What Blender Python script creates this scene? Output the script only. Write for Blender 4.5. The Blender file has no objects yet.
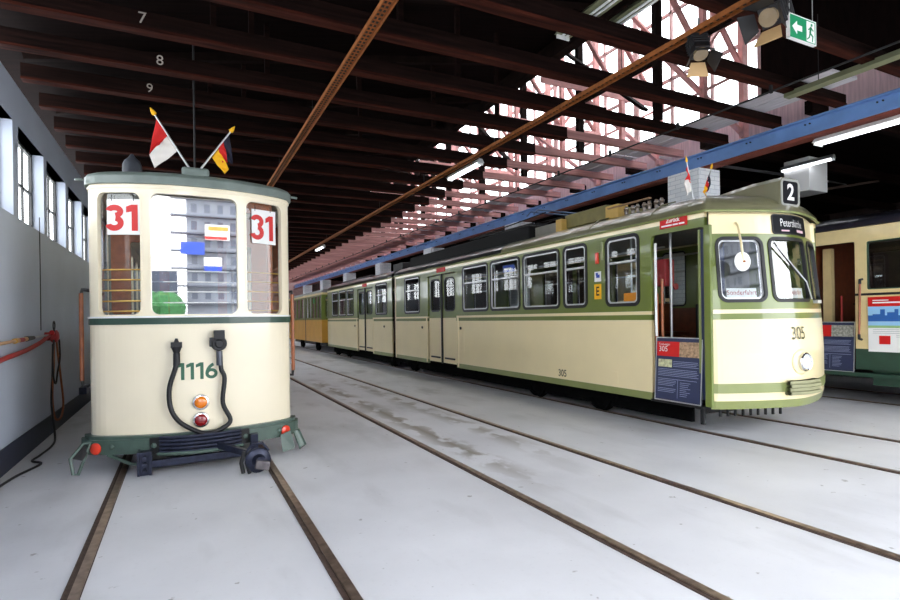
import bpy, bmesh, math, random
from mathutils import Vector, Matrix
random.seed(7)
C = bpy.context.scene.collection
PI = math.pi
V = Vector

# ------------------------------------------------------------------ materials
def lin(c):
    return tuple((x/12.92 if x <= .04045 else ((x+.055)/1.055)**2.4) for x in [v/255. for v in c]) + (1.,)
MATS = {}
def mat(name, rgb, rough=.5, metal=0., coat=0., var=.08, scale=6., bump=0., emit=0., spec=.5, stretch=None):
    if name in MATS: return MATS[name]
    m = bpy.data.materials.new(name); m.use_nodes = True
    nt = m.node_tree; b = nt.nodes['Principled BSDF']
    c = lin(rgb)
    b.inputs['Roughness'].default_value = rough
    b.inputs['Metallic'].default_value = metal
    b.inputs['Coat Weight'].default_value = coat
    b.inputs['Coat Roughness'].default_value = .06
    b.inputs['Specular IOR Level'].default_value = spec
    b.inputs['Base Color'].default_value = c
    if emit:
        b.inputs['Emission Color'].default_value = c
        b.inputs['Emission Strength'].default_value = emit
    elif var or bump:
        tc = nt.nodes.new('ShaderNodeNewGeometry'); n = nt.nodes.new('ShaderNodeTexNoise')
        n.inputs['Scale'].default_value = scale; n.inputs['Detail'].default_value = 5
        mp = nt.nodes.new('ShaderNodeMapping'); mp.inputs['Scale'].default_value = stretch or (1,1,1)
        nt.links.new(tc.outputs['Position'], mp.inputs[0]); nt.links.new(mp.outputs[0], n.inputs['Vector'])
        r = nt.nodes.new('ShaderNodeValToRGB')
        r.color_ramp.elements[0].position = .3; r.color_ramp.elements[1].position = .7
        r.color_ramp.elements[0].color = tuple(v*(1-var) for v in c[:3])+(1,)
        r.color_ramp.elements[1].color = tuple(min(1, v*(1+var)) for v in c[:3])+(1,)
        nt.links.new(n.outputs['Fac'], r.inputs[0]); nt.links.new(r.outputs[0], b.inputs['Base Color'])
        if bump:
            bp = nt.nodes.new('ShaderNodeBump'); bp.inputs['Strength'].default_value = bump; bp.inputs['Distance'].default_value = .01
            nt.links.new(n.outputs['Fac'], bp.inputs['Height']); nt.links.new(bp.outputs[0], b.inputs['Normal'])
    MATS[name] = m; return m

def glass_mat(name, tint=(.93,.96,.96), refl=1., base=.07):
    if name in MATS: return MATS[name]
    m = bpy.data.materials.new(name); m.use_nodes = True; nt = m.node_tree
    for n in list(nt.nodes): nt.nodes.remove(n)
    o = nt.nodes.new('ShaderNodeOutputMaterial'); mx = nt.nodes.new('ShaderNodeMixShader')
    t = nt.nodes.new('ShaderNodeBsdfTransparent'); t.inputs[0].default_value = tint+(1,)
    g = nt.nodes.new('ShaderNodeBsdfGlossy'); g.inputs['Roughness'].default_value = .015
    fr = nt.nodes.new('ShaderNodeLayerWeight'); fr.inputs[0].default_value = .5
    pw = nt.nodes.new('ShaderNodeMath'); pw.operation = 'POWER'; pw.inputs[1].default_value = 5
    ad = nt.nodes.new('ShaderNodeMath'); ad.operation = 'MULTIPLY_ADD'; ad.inputs[1].default_value = refl*(1-base); ad.inputs[2].default_value = base; ad.use_clamp = True
    nt.links.new(fr.outputs['Facing'], pw.inputs[0]); nt.links.new(pw.outputs[0], ad.inputs[0]); nt.links.new(ad.outputs[0], mx.inputs[0])
    nt.links.new(t.outputs[0], mx.inputs[1]); nt.links.new(g.outputs[0], mx.inputs[2]); nt.links.new(mx.outputs[0], o.inputs[0])
    MATS[name] = m; return m

CREAM = mat('cream paint', (244,232,204), .3, coat=.5, var=.02, scale=2)
CREAM5 = mat('pale yellow cream paint', (240,223,178), .3, coat=.5, var=.03, scale=1.5)
OLIVE = mat('olive green paint', (106,120,52), .3, coat=.6, var=.06, scale=3)
OLIVE_L = mat('soft olive paint', (130,138,84), .35, coat=.4, var=.05)
ROOF5 = mat('weathered olive roof paint', (112,110,84), .3, coat=.5, var=.12, scale=3)
ROOF5B = mat('dark roof paint', (34,38,42), .3, coat=.6, var=.15, scale=2)
DGREEN = mat('dark green paint', (44,72,58), .4, coat=.3, var=.1)
BUMPG = mat('grey green bumper paint', (72,92,82), .42, coat=.2, var=.18, scale=9)
ROOF1 = mat('grey green roof paint', (108,120,114), .45, coat=.2, var=.15, scale=5)
BLACK = mat('black rubber', (22,22,25), .5, var=.15)
UNDERSHADE = mat('black underside soot', (9,9,10), .9, spec=.05, var=.3)  # near-black colour holds the shadow beneath the trams
DARK = mat('sooty black steel', (17,17,19), .65, var=.3, scale=8)
BLUEST = mat('blue black iron', (44,48,66), .38, metal=.5, var=.35, scale=20)
CHROME = mat('polished metal', (215,215,215), .18, metal=1, var=.03)
ALU = mat('brushed aluminium', (205,207,208), .35, metal=.7, var=.05)
WHITE = mat('white enamel', (240,240,238), .4, var=.02)
RED = mat('signal red', (205,22,22), .45, var=.03)
REDGLOW = mat('red plastic', (232,62,36), .3, coat=.5, var=.02)
AMBER = mat('amber lens', (240,130,20), .2, coat=1, var=.1, scale=30)
RUBY = mat('dark red lens', (140,20,24), .2, coat=1, var=.1, scale=30)
WOODB = mat('varnished brown wood', (150,80,38), .35, coat=.5, var=.2, scale=12)
WOODD = mat('dark seat wood', (112,56,30), .4, coat=.4, var=.2, scale=10)
GREYIN = mat('grey interior panel', (120,118,110), .6, var=.1)
CREAMIN = mat('cream interior lining', (205,198,176), .6, var=.06)
STEEL = mat('worn rail steel', (150,130,116), .28, metal=.7, var=.35, scale=14)
RUST = mat('rusty brown iron', (78,62,54), .7, metal=.2, var=.4, scale=16)
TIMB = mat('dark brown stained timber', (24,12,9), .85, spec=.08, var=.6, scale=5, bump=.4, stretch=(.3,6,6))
TIMB_LIT = mat('weathered pinkish brown timber', (164,116,112), .75, var=.3, scale=5, bump=.3, stretch=(.3,6,6))
TIMBE = mat('reddish brown edge board', (50,20,12), .85, spec=.1, var=.75, scale=3, stretch=(.4,6,6))
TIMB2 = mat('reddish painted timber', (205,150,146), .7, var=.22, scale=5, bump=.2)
TIMBK = mat('black brown timber', (24,15,12), .85, spec=.08, var=.4, scale=6)
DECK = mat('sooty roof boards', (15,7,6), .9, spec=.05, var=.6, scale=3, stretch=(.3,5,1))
PLANK = mat('pale grey planks', (205,200,205), .75, var=.16, scale=6, stretch=(6,.4,1))
GIRD = mat('steel blue paint', (112,150,202), .42, var=.12, scale=3)
BRICKW = None
ORCH = mat('orange brown rusty channel', (150,88,40), .6, metal=.3, var=.3, scale=18)
NAVY = mat('navy board print', (44,52,84), .4, var=.04)
NAVY2 = mat('navy skirting paint', (38,44,62), .5, var=.1)
GREENX = mat('exit sign green', (0,132,84), .45, var=.02, emit=0)
OLIVEL = mat('olive grey lamp housing', (120,122,92), .5, var=.12)
YEL = mat('signal yellow', (244,184,20), .45, var=.03)
ORG = mat('orange paper', (240,150,30), .6, var=.05)
BLUE = mat('signal blue', (30,70,180), .45, var=.05)
DNAVY = mat('display black', (10,13,20), .5, spec=.15, var=.05)
TRYEL = mat('old yellow tram paint', (214,160,62), .4, coat=.3, var=.08, scale=2)
CREAM4 = mat('buff cream paint', (226,204,150), .4, coat=.3, var=.05)
GRNUM = mat('green numeral paint', (46,98,72), .4, var=.02)
TXTG = mat('pale board print', (150,158,188), .6, var=.02)
FLAGR = mat('red flag cloth', (206,30,28), .8, var=.06)
FLAGW = mat('white flag cloth', (228,222,214), .8, var=.05)
FLAGK = mat('navy black flag cloth', (26,26,46), .8, var=.05)
FLAGY = mat('golden flag cloth', (246,184,24), .8, var=.05)
BRASS = mat('brass', (214,168,80), .3, metal=.8, var=.05)
HOSER = mat('red hose rubber', (160,36,34), .5, var=.1)
ROPE = mat('brown rope', (150,92,62), .85, var=.2, scale=40)
SKYB = mat('skyline blue print', (40,96,170), .6, var=.02)
LSKY = mat('light blue print', (150,200,236), .6, var=.02)
SUN = mat('warm barn door reflector', (196,160,112), .5, var=.05)
GLASS = glass_mat('window glass')
GLASSF = glass_mat('front window glass with strong reflection', (.75,.8,.8), 1., .55)
CLEAR = glass_mat('thin clear skylight glass', (.97,.98,.98), .1, .02)
GLASSN = glass_mat('cab window glass', (.86,.9,.9), 1., .2)
TUBE = mat('lit fluorescent tube', (245,248,255), .5, emit=3)

def wall_mat():
    m = mat('painted grey wall', (180,188,204), .6, var=.05, scale=1.2, bump=.15); return m
WALL = wall_mat()

def brick_mat():
    m = bpy.data.materials.new('white painted brick'); m.use_nodes = True; nt = m.node_tree; b = nt.nodes['Principled BSDF']
    g = nt.nodes.new('ShaderNodeNewGeometry'); sp = nt.nodes.new('ShaderNodeSeparateXYZ'); nt.links.new(g.outputs['Position'], sp.inputs[0])
    ad = nt.nodes.new('ShaderNodeMath'); ad.operation = 'ADD'; nt.links.new(sp.outputs[0], ad.inputs[0]); nt.links.new(sp.outputs[1], ad.inputs[1])
    cb = nt.nodes.new('ShaderNodeCombineXYZ'); nt.links.new(ad.outputs[0], cb.inputs[0]); nt.links.new(sp.outputs[2], cb.inputs[1])
    br = nt.nodes.new('ShaderNodeTexBrick'); nt.links.new(cb.outputs[0], br.inputs[0])
    br.inputs['Color1'].default_value = lin((246,249,252)); br.inputs['Color2'].default_value = lin((232,238,244)); br.inputs['Mortar'].default_value = lin((208,214,222))
    br.inputs['Scale'].default_value = 1; br.inputs['Brick Width'].default_value = .25; br.inputs['Row Height'].default_value = .08; br.inputs['Mortar Size'].default_value = .006
    nt.links.new(br.outputs[0], b.inputs['Base Color']); b.inputs['Roughness'].default_value = .7
    return m
BRICKW = brick_mat()

def floor_mat():
    m = bpy.data.materials.new('pale concrete floor'); m.use_nodes = True; nt = m.node_tree; b = nt.nodes['Principled BSDF']; L = nt.links
    g = nt.nodes.new('ShaderNodeNewGeometry')
    def noise(s, det=6, st=(1,1,1)):
        mp = nt.nodes.new('ShaderNodeMapping'); mp.inputs['Scale'].default_value = st; L.new(g.outputs['Position'], mp.inputs[0])
        n = nt.nodes.new('ShaderNodeTexNoise'); n.inputs['Scale'].default_value = s; n.inputs['Detail'].default_value = det; L.new(mp.outputs[0], n.inputs[0]); return n.outputs['Fac']
    def ramp(src, p0, c0, p1, c1):
        r = nt.nodes.new('ShaderNodeValToRGB'); r.color_ramp.elements[0].position = p0; r.color_ramp.elements[1].position = p1
        r.color_ramp.elements[0].color = c0; r.color_ramp.elements[1].color = c1; L.new(src, r.inputs[0]); return r.outputs[0]
    def mth(op, a, bb=None, cl=False):
        n = nt.nodes.new('ShaderNodeMath'); n.operation = op; n.use_clamp = cl
        for i, v in enumerate((a, bb)):
            if v is None: continue
            if isinstance(v, (int, float)): n.inputs[i].default_value = v
            else: L.new(v, n.inputs[i])
        return n.outputs[0]
    def mix(f, a, c):
        n = nt.nodes.new('ShaderNodeMixRGB'); L.new(f, n.inputs[0]); L.new(a, n.inputs[1]); n.inputs[2].default_value = c; return n.outputs[0]
    base = ramp(noise(.9), .3, lin((206,207,212)), .72, lin((224,225,230)))
    fine = ramp(noise(26), .6, (0,0,0,1), .72, (1,1,1,1))
    sp = nt.nodes.new('ShaderNodeSeparateXYZ'); L.new(g.outputs['Position'], sp.inputs[0]); X, Y = sp.outputs[0], sp.outputs[1]
    def band(v, lo, hi, s=.25):
        a = mth('MULTIPLY', mth('SUBTRACT', v, lo), 1/s, True); c = mth('MULTIPLY', mth('SUBTRACT', hi, v), 1/s, True)
        return mth('MULTIPLY', a, c, True)
    # oily brown blotches between the rails of the middle track
    st = mth('MULTIPLY', band(X, 2.78, 3.3), band(Y, 3.9, 15, 1.6))
    st2 = mth('MULTIPLY', band(X, 3.55, 4.05), band(Y, 4.6, 15, 1.6))
    st = mth('MAXIMUM', st, mth('MULTIPLY', st2, .8))
    blot = ramp(noise(3.2, 8, (1,.55,1)), .46, (0,0,0,1), .53, (1,1,1,1))
    f1 = mth('MULTIPLY', mth('MULTIPLY', st, blot), .85)
    c = mix(f1, base, lin((122,112,94)))
    # worn grey patches further back and in the track of 1116
    wn = ramp(noise(1.5, 7, (1,.4,1)), .55, (0,0,0,1), .68, (1,1,1,1))
    far = band(Y, 3.0, 60, 8.)
    c = mix(mth('MULTIPLY', mth('MULTIPLY', wn, far), .55), c, lin((150,150,150)))
    spk = ramp(noise(9, 3), .7, (0,0,0,1), .74, (1,1,1,1))
    c = mix(mth('MULTIPLY', spk, .6), c, lin((120,116,112)))
    sm = ramp(noise(2.3, 8, (1,.3,1)), .56, (0,0,0,1), .7, (1,1,1,1)); c = mix(mth('MULTIPLY', sm, .28), c, lin((168,168,170)))
    c = mix(mth('MULTIPLY', fine, .06), c, lin((110,106,104)))
    L.new(c, b.inputs['Base Color']); b.inputs['Roughness'].default_value = .5
    bp = nt.nodes.new('ShaderNodeBump'); bp.inputs['Strength'].default_value = .12; bp.inputs['Distance'].default_value = .01
    L.new(noise(12), bp.inputs['Height']); L.new(bp.outputs[0], b.inputs['Normal'])
    return m
FLOOR = floor_mat()

# ------------------------------------------------------------------ mesh kit
ORI = {}
class MB:
    def __init__(s): s.v = []; s.f = []
    def add(s, vs, fs):
        n = len(s.v); s.v += [V(p) for p in vs]; s.f += [tuple(i+n for i in f) for f in fs]; return s
    def box(s, x0, x1, y0, y1, z0, z1):
        vs = [(x,y,z) for x in (x0,x1) for y in (y0,y1) for z in (z0,z1)]
        return s.add(vs, [(0,1,3,2),(4,6,7,5),(0,4,5,1),(2,3,7,6),(0,2,6,4),(1,5,7,3)])
    def obox(s, c, ax, ay, az, hx, hy, hz):
        c, ax, ay, az = V(c), V(ax).normalized(), V(ay).normalized(), V(az).normalized()
        vs = [c+ax*(i*hx)+ay*(j*hy)+az*(k*hz) for i in (-1,1) for j in (-1,1) for k in (-1,1)]
        return s.add(vs, [(0,1,3,2),(4,6,7,5),(0,4,5,1),(2,3,7,6),(0,2,6,4),(1,5,7,3)])
    def bar(s, p, q, w, h, up=(0,0,1)):
        p, q = V(p), V(q); d = (q-p); L = d.length; d.normalize(); u = V(up)
        if abs(d.dot(u)) > .98: u = V((0,1,0))
        a = d.cross(u).normalized(); b = a.cross(d)
        return s.obox((p+q)/2, d, a, b, L/2, w/2, h/2)
    def cyl(s, p, q, r0, r1=None, n=16, caps=True):
        p, q = V(p), V(q); r1 = r0 if r1 is None else r1
        d = (q-p).normalized(); u = V((0,0,1)) if abs(d.z) < .9 else V((1,0,0))
        a = d.cross(u).normalized(); b = d.cross(a)
        vs = [c+(a*math.cos(t)+b*math.sin(t))*r for c, r in ((p,r0),(q,r1)) for t in [2*PI*i/n for i in range(n)]]
        fs = [(i,(i+1)%n,n+(i+1)%n,n+i) for i in range(n)]
        if caps: fs += [tuple(range(n)), tuple(range(2*n-1,n-1,-1))]
        return s.add(vs, fs)
    def lathe(s, p, d, prof, n=20):
        p = V(p); d = V(d).normalized(); u = V((0,0,1)) if abs(d.z) < .9 else V((1,0,0))
        a = d.cross(u).normalized(); b = d.cross(a)
        vs = []; fs = []
        for (t, r) in prof: vs += [p+d*t+(a*math.cos(2*PI*i/n)+b*math.sin(2*PI*i/n))*max(r,.0005) for i in range(n)]
        for k in range(len(prof)-1): fs += [(k*n+i, k*n+(i+1)%n, (k+1)*n+(i+1)%n, (k+1)*n+i) for i in range(n)]
        fs += [tuple(range(n)), tuple(range(len(prof)*n-1, (len(prof)-1)*n-1, -1))]
        return s.add(vs, fs)
    def tube(s, pts, r, n=10, closed=False):
        pts = [V(p) for p in pts]; N = len(pts); vs = []; fs = []; pa = None
        for i, p in enumerate(pts):
            if closed: d = pts[(i+1)%N]-pts[i-1]
            else: d = pts[min(i+1,N-1)]-pts[max(i-1,0)]
            d.normalize()
            if pa is None:
                u = V((0,0,1)) if abs(d.z) < .9 else V((1,0,0)); a = d.cross(u).normalized()
            else: a = (pa-d*pa.dot(d)).normalized()
            pa = a; b = d.cross(a); rr = r[i] if isinstance(r, (list,tuple)) else r
            vs += [p+(a*math.cos(2*PI*k/n)+b*math.sin(2*PI*k/n))*rr for k in range(n)]
        for i in range(N if closed else N-1):
            j = (i+1)%N; fs += [(i*n+k, i*n+(k+1)%n, j*n+(k+1)%n, j*n+k) for k in range(n)]
        if not closed: fs += [tuple(range(n)), tuple(range(N*n-1,(N-1)*n-1,-1))]
        return s.add(vs, fs)
    def prism(s, pts, d):
        pts = [V(p) for p in pts]; d = V(d); n = len(pts)
        return s.add(pts+[p+d for p in pts], [tuple(range(n)), tuple(range(2*n-1,n-1,-1))]+[(i,(i+1)%n,n+(i+1)%n,n+i) for i in range(n)])
    def build(s, name, m, parent=None, smooth=False, bevel=0., weld=False):
        me = bpy.data.meshes.new(name)
        xs = [p.x for p in s.v]; ys = [p.y for p in s.v]; zs = [p.z for p in s.v]
        o = V(((min(xs)+max(xs))/2, (min(ys)+max(ys))/2, min(zs)))
        me.from_pydata([p-o for p in s.v], [], s.f); me.update()
        bm = bmesh.new(); bm.from_mesh(me)
        if weld: bmesh.ops.remove_doubles(bm, verts=bm.verts, dist=1e-4)
        bmesh.ops.recalc_face_normals(bm, faces=bm.faces); bm.to_mesh(me); bm.free()
        me.materials.append(m)
        ob = bpy.data.objects.new(name, me); C.objects.link(ob); ORI[ob.name] = o.copy()
        if parent is not None: ob.parent = parent; ob.location = o-ORI[parent.name]
        else: ob.location = o
        if smooth:
            me.shade_smooth()
            try: me.set_sharp_from_angle(angle=math.radians(38))
            except Exception: pass
        if bevel:
            b = ob.modifiers.new('bevel', 'BEVEL'); b.width = bevel; b.segments = 2; b.limit_method = 'ANGLE'
        return ob

def empty(name, loc):
    o = bpy.data.objects.new(name, None); o.empty_display_size = .2; C.objects.link(o); o.location = V(loc); ORI[o.name] = V(loc); return o
def tag(o, label, cat, group=None, kind=None):
    if label: o['label'] = label
    if cat: o['category'] = cat
    if group: o['group'] = group
    if kind: o['kind'] = kind
    return o
def thing(name, loc, label, cat, group=None): return tag(empty(name, loc), label, cat, group)
def struct(o): o['kind'] = 'structure'; return o
def copy_tree(o, d, parent=None):
    c = o.copy(); C.objects.link(c); ORI[c.name] = ORI[o.name]+V(d)
    if parent is not None: c.parent = parent
    else: c.location = o.location+V(d)
    for ch in [x for x in bpy.data.objects if x.parent == o]: copy_tree(ch, d, c)
    return c

def text(s, size, fn, m, parent, name='lettering', ex=.004, bold=0., sx=1., align='CENTER'):
    """fn(x, z, n) maps flat text coordinates to the world"""
    cu = bpy.data.curves.new('t', 'FONT'); cu.body = s; cu.size = size; cu.align_x = align; cu.align_y = 'CENTER'; cu.offset = bold; cu.resolution_u = 3
    o = bpy.data.objects.new('t', cu); C.objects.link(o)
    bpy.context.view_layer.update()
    me = bpy.data.meshes.new_from_object(o.evaluated_get(bpy.context.evaluated_depsgraph_get()))
    bpy.data.objects.remove(o); vs = [(v.co.x*sx, v.co.y) for v in me.vertices]; fs = [tuple(p.vertices) for p in me.polygons]
    mb = MB(); mb.add([fn(x, z, ex) for x, z in vs], fs); bpy.data.meshes.remove(me)
    return mb.build(name, m, parent)

def digits(s, hgt, wd, gap, fn, m, parent, name='numeral', st=.24, ex=.003):
    """bold painted numerals 0-9 subset drawn as outlines; fn(x, z, n)"""
    def arc(cx, cz, rx, rz, a0, a1, t, k=14):
        o = []; i_ = []
        for j in range(k+1):
            a = math.radians(a0+(a1-a0)*j/k); o.append((cx+rx*math.cos(a), cz+rz*math.sin(a))); i_.append((cx+(rx-t)*math.cos(a), cz+(rz-t)*math.sin(a)))
        return [[o[j], o[j+1], i_[j+1], i_[j]] for j in range(k)]
    tot = sum((.62 if c_ == '1' else 1)*wd for c_ in s)+gap*(len(s)-1); x = -tot/2; mb = MB(); t = st*wd
    for c_ in s:
        w_ = wd*(.62 if c_ == '1' else 1); q = []; h = hgt
        if c_ == '1': q = [[(w_-t,-h/2),(w_,-h/2),(w_,h/2),(w_-t,h/2)],[(w_-t,h/2),(w_-t,h/2-t*1.2),(0,h*.2),(0,h*.2+t)]]
        if c_ == '3': q = arc(w_*.48,h*.235,w_*.5,h*.265,165,-80,t)+arc(w_*.48,-h*.2,w_*.52,h*.3,80,-165,t)
        if c_ == '6': q = arc(w_/2,-h*.19,w_/2,h*.31,0,360,t,22)+arc(w_*1.0,-h*.19,w_,h*.69,112,180,t)
        for p in q: mb.add([fn(x+a, b, ex) for a, b in p], [(0,1,2,3)])
        x += w_+gap
    return mb.build(name, m, parent)

# holes and curved walls.  M(u, z, n) -> world point, n is measured outwards
def H(u0, u1, z0, z1, r=.08): return (u0, u1, z0, z1, r)
def hz(h, u):
    u0, u1, z0, z1, r = h; e = min(u-u0, u1-u); d = 0
    if e < r: d = r-math.sqrt(max(0, r*r-(r-max(e,0))**2))
    return z0+d, z1-d
def outline(h, g=0., n=6):
    u0, u1, z0, z1, r = h; base_k = max(1, int((u1-u0)/.08)); u0 -= g; u1 += g; z0 -= g; z1 += g; r = max(.003, r+g); p = []
    for cx, cz, a0 in ((u1-r,z1-r,0),(u0+r,z1-r,90),(u0+r,z0+r,180),(u1-r,z0+r,270)):
        for i in range(n+1):
            a = math.radians(a0+90*i/n); p.append((cx+r*math.cos(a), cz+r*math.sin(a)))
    # extra points on long horizontal runs so that the ring follows a curved wall
    q = []
    for i, a in enumerate(p):
        b = p[(i+1)%len(p)]; q.append(a)
        if i in (n, 3*n+2):
            k = base_k
            for j in range(1, k): q.append((a[0]+(b[0]-a[0])*j/k, a[1]+(b[1]-a[1])*j/k))
    return q
def panel(mb, M, u0, u1, z0, z1, holes=(), t=.04, du=.3, extra=()):
    us = {round(u0,5), round(u1,5)}; k = max(1, int((u1-u0)/du))
    for i in range(k+1): us.add(round(u0+(u1-u0)*i/k, 5))
    for h in holes:
        r = h[4]
        for a in (0, .15, .35, .6, 1): us.add(round(h[0]+r*a,5)); us.add(round(h[1]-r*a,5))
    us = sorted(u for u in us if u0-1e-6 <= u <= u1+1e-6)
    cz = lambda z: min(z1, max(z0, z))
    for a, b in zip(us, us[1:]):
        if b-a < 1e-5: continue
        mid = (a+b)/2
        hs = sorted([h for h in holes if h[0] < mid < h[1] and h[2] < z1 and h[3] > z0], key=lambda h: h[2])
        lo = (z0, z0)
        spans = []
        for h in hs:
            spans.append((lo, (cz(hz(h,a)[0]), cz(hz(h,b)[0])))); lo = (cz(hz(h,a)[1]), cz(hz(h,b)[1]))
        spans.append((lo, (z1, z1)))
        for (la, lb), (ha, hb) in spans:
            if ha-la < 1e-4 and hb-lb < 1e-4: continue
            mb.add([M(a,la,0), M(b,lb,0), M(b,hb,0), M(a,ha,0)], [(0,1,2,3)])
            mb.add([M(a,la,-t), M(b,lb,-t), M(b,hb,-t), M(a,ha,-t)], [(3,2,1,0)])
            mb.add([M(a,la,0), M(b,lb,0), M(b,lb,-t), M(a,la,-t)], [(0,1,2,3)])
            mb.add([M(a,ha,0), M(b,hb,0), M(b,hb,-t), M(a,ha,-t)], [(0,1,2,3)])
    for h in holes:
        if h[3] <= z0 or h[2] >= z1: continue
        o = outline(h)
        for i, p in enumerate(o):
            q = o[(i+1)%len(o)]; a, b = cz(p[1]), cz(q[1])
            if abs(a-b) < 1e-6 and (a in (z0,z1)) : continue
            mb.add([M(p[0],a,0), M(q[0],b,0), M(q[0],b,-t), M(p[0],a,-t)], [(0,1,2,3)])
    return mb
def ring(mb, M, h, win, wout, n0, n1):
    a = outline(h, wout); b = outline(h, -win)
    if len(a) != len(b):
        # same count by resampling proportionally
        b = [b[int(i*len(b)/len(a))] for i in range(len(a))]
    N = len(a)
    for i in range(N):
        j = (i+1)%N
        A, B, Cc, D = a[i], a[j], b[j], b[i]
        mb.add([M(*A,n1), M(*B,n1), M(*Cc,n1), M(*D,n1), M(*A,n0), M(*B,n0), M(*Cc,n0), M(*D,n0)], [(0,1,2,3),(0,4,5,1),(3,2,6,7)])
    return mb
def glaze(mb, M, h, n):
    u0, u1, z0, z1, r = h; us = {u0, u1}
    for a in (.15,.35,.6,1): us.add(u0+r*a); us.add(u1-r*a)
    k = max(1, int((u1-u0)/.1))
    for i in range(k+1): us.add(u0+(u1-u0)*i/k)
    us = sorted(us)
    for a, b in zip(us, us[1:]):
        if b-a < 1e-6: continue
        (p, q), (s, t) = hz(h,a), hz(h,b)
        mb.add([M(a,p,n), M(b,s,n), M(b,t,n), M(a,q,n)], [(0,1,2,3)])
    return mb
class Path:
    def __init__(s, pts, it=3):
        for _ in range(it):
            q = [pts[0]]
            for a, b in zip(pts, pts[1:]):
                q.append((a[0]*.75+b[0]*.25, a[1]*.75+b[1]*.25)); q.append((a[0]*.25+b[0]*.75, a[1]*.25+b[1]*.75))
            q.append(pts[-1]); pts = q
        s.p = pts; s.s = [0]
        for a, b in zip(pts, pts[1:]): s.s.append(s.s[-1]+math.dist(a, b))
        s.c = s.s[-1]/2; s.half = s.c
    def seg(s, u):
        t = min(max(u+s.c, 0), s.s[-1]-1e-7); lo, hi = 0, len(s.s)-1
        while hi-lo > 1:
            m = (lo+hi)//2
            if s.s[m] <= t: lo = m
            else: hi = m
        return lo, (t-s.s[lo])/max(1e-9, s.s[lo+1]-s.s[lo])
    def at(s, u):
        i, f = s.seg(u); a, b = s.p[i], s.p[i+1]
        p = (a[0]+(b[0]-a[0])*f, a[1]+(b[1]-a[1])*f)
        def tan(k):
            A, B = s.p[max(0,k-1)], s.p[min(len(s.p)-1,k+1)]; l = math.dist(A,B); return ((B[0]-A[0])/l, (B[1]-A[1])/l)
        t0, t1 = tan(i), tan(i+1); t = (t0[0]*(1-f)+t1[0]*f, t0[1]*(1-f)+t1[1]*f); l = math.hypot(*t); t = (t[0]/l, t[1]/l)
        over = (u+s.c) if u+s.c < 0 else (max(0, u+s.c-s.s[-1]))
        p = (p[0]+t[0]*over, p[1]+t[1]*over)
        return p, (t[1], -t[0])      # outward normal for a path run left to right with the nose towards -Y
    def ux(s, x):
        lo, hi = -s.c, s.c
        for _ in range(50):
            m = (lo+hi)/2
            if s.at(m)[0][0] < x: lo = m
            else: hi = m
        return lo
def pmap(path, lean=None, cx=0., tumble=0.):
    def M(u, z, n=0.):
        p, nr = path.at(u); y = p[1]
        if tumble and z > 1.62: p = (p[0]+(cx-p[0])*tumble*(z-1.62)/1.3, p[1])
        if lean: y += lean(z)*max(0, min(1, -nr[1]*1.3-.2))
        return V((p[0]+nr[0]*n, y+nr[1]*n, z))
    return M
def roof_loft(mb, per, spine_x, ymin, ymax, zr, Hh, p=2.3, rows=9, lean=0.):
    """per = perimeter (x, y) list, curved in towards the spine"""
    n = len(per)
    grid = []
    for k in range(rows+1):
        s = 1-(1-k/rows)**1.7 if False else (1-math.cos(PI/2*k/rows))
        row = []
        for (x, y) in per:
            cx, cy = spine_x, min(max(y, ymin), ymax)
            row.append(V((x+(cx-x)*s, y+(cy-y)*s, zr+Hh*(1-(1-s)**p)**(1/p))))
        grid.append(row)
    vs = [v for r in grid for v in r]
    fs = [(k*n+i, k*n+i+1, (k+1)*n+i+1, (k+1)*n+i) for k in range(rows) for i in range(n-1)]
    return mb.add(vs, fs)

# ------------------------------------------------------------------ the hall shell
XW = -1.72
fl = struct(MB().box(-2.2, 20.2, -3, 48.3, -.3, 0).build('floor', FLOOR))
yard = struct(MB().box(-60, 60, -130, -3, -.32, -.02).build('ground', mat('grey yard paving', (150,150,150), .8, var=.1)))

win_spans = [(6.45,7.8),(8.03,9.35),(9.55,10.95),(11.2,12.55)]
y = 12.8
while y < 44: win_spans.append((y, y+1.35)); y += 1.6
win_spans.insert(0, (4.85,6.2)); win_spans.insert(0, (3.25,4.6))
ML = lambda u, z, n: V((XW+n, u, z))
wholes = [H(a, b, 2.84, 3.94, .004) for a, b in win_spans]
mb = MB(); panel(mb, ML, -1.5, 48, 0, 4.42, wholes, t=.17, du=6)
struct(mb.build('wall_left', WALL))
struct(MB().box(XW, XW+.02, -1.5, 48, 0, .27).build('baseboard_left', NAVY2))
WFR = mat('dark window bars', (58,58,58), .6, var=.1)
for i, (a, b) in enumerate(win_spans):
    x0 = XW-.15
    fr = MB()
    for yy in (a+.02, b-.02): fr.box(x0-.02, x0+.02, yy-.022, yy+.022, 2.84, 3.94)
    for zz in (2.86, 3.92): fr.box(x0-.02, x0+.02, a, b, zz-.022, zz+.022)
    for k in (1, 2): fr.box(x0-.015, x0+.015, a+(b-a)*k/3-.013, a+(b-a)*k/3+.013, 2.86, 3.92)
    fr.box(x0-.015, x0+.015, a, b, 3.37, 3.4)
    w = struct(fr.build('window_%d' % (i+1), WFR))
    MB().box(x0-.003, x0+.003, a+.03, b-.03, 2.87, 3.91).build('pane', CLEAR, w)
struct(MB().box(-2.2, 20.2, 48, 48.3, 0, 10).build('wall_back', mat('dim back wall', (150,120,118), .8, var=.15)))
struct(MB().box(20, 20.2, -2, 48, 0, 8).build('wall_right', mat('dark brick side wall', (60,46,42), .85, var=.3, scale=3)))
fwm = mat('front wall plaster', (150,146,140), .8, var=.1)
mb = MB()
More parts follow.
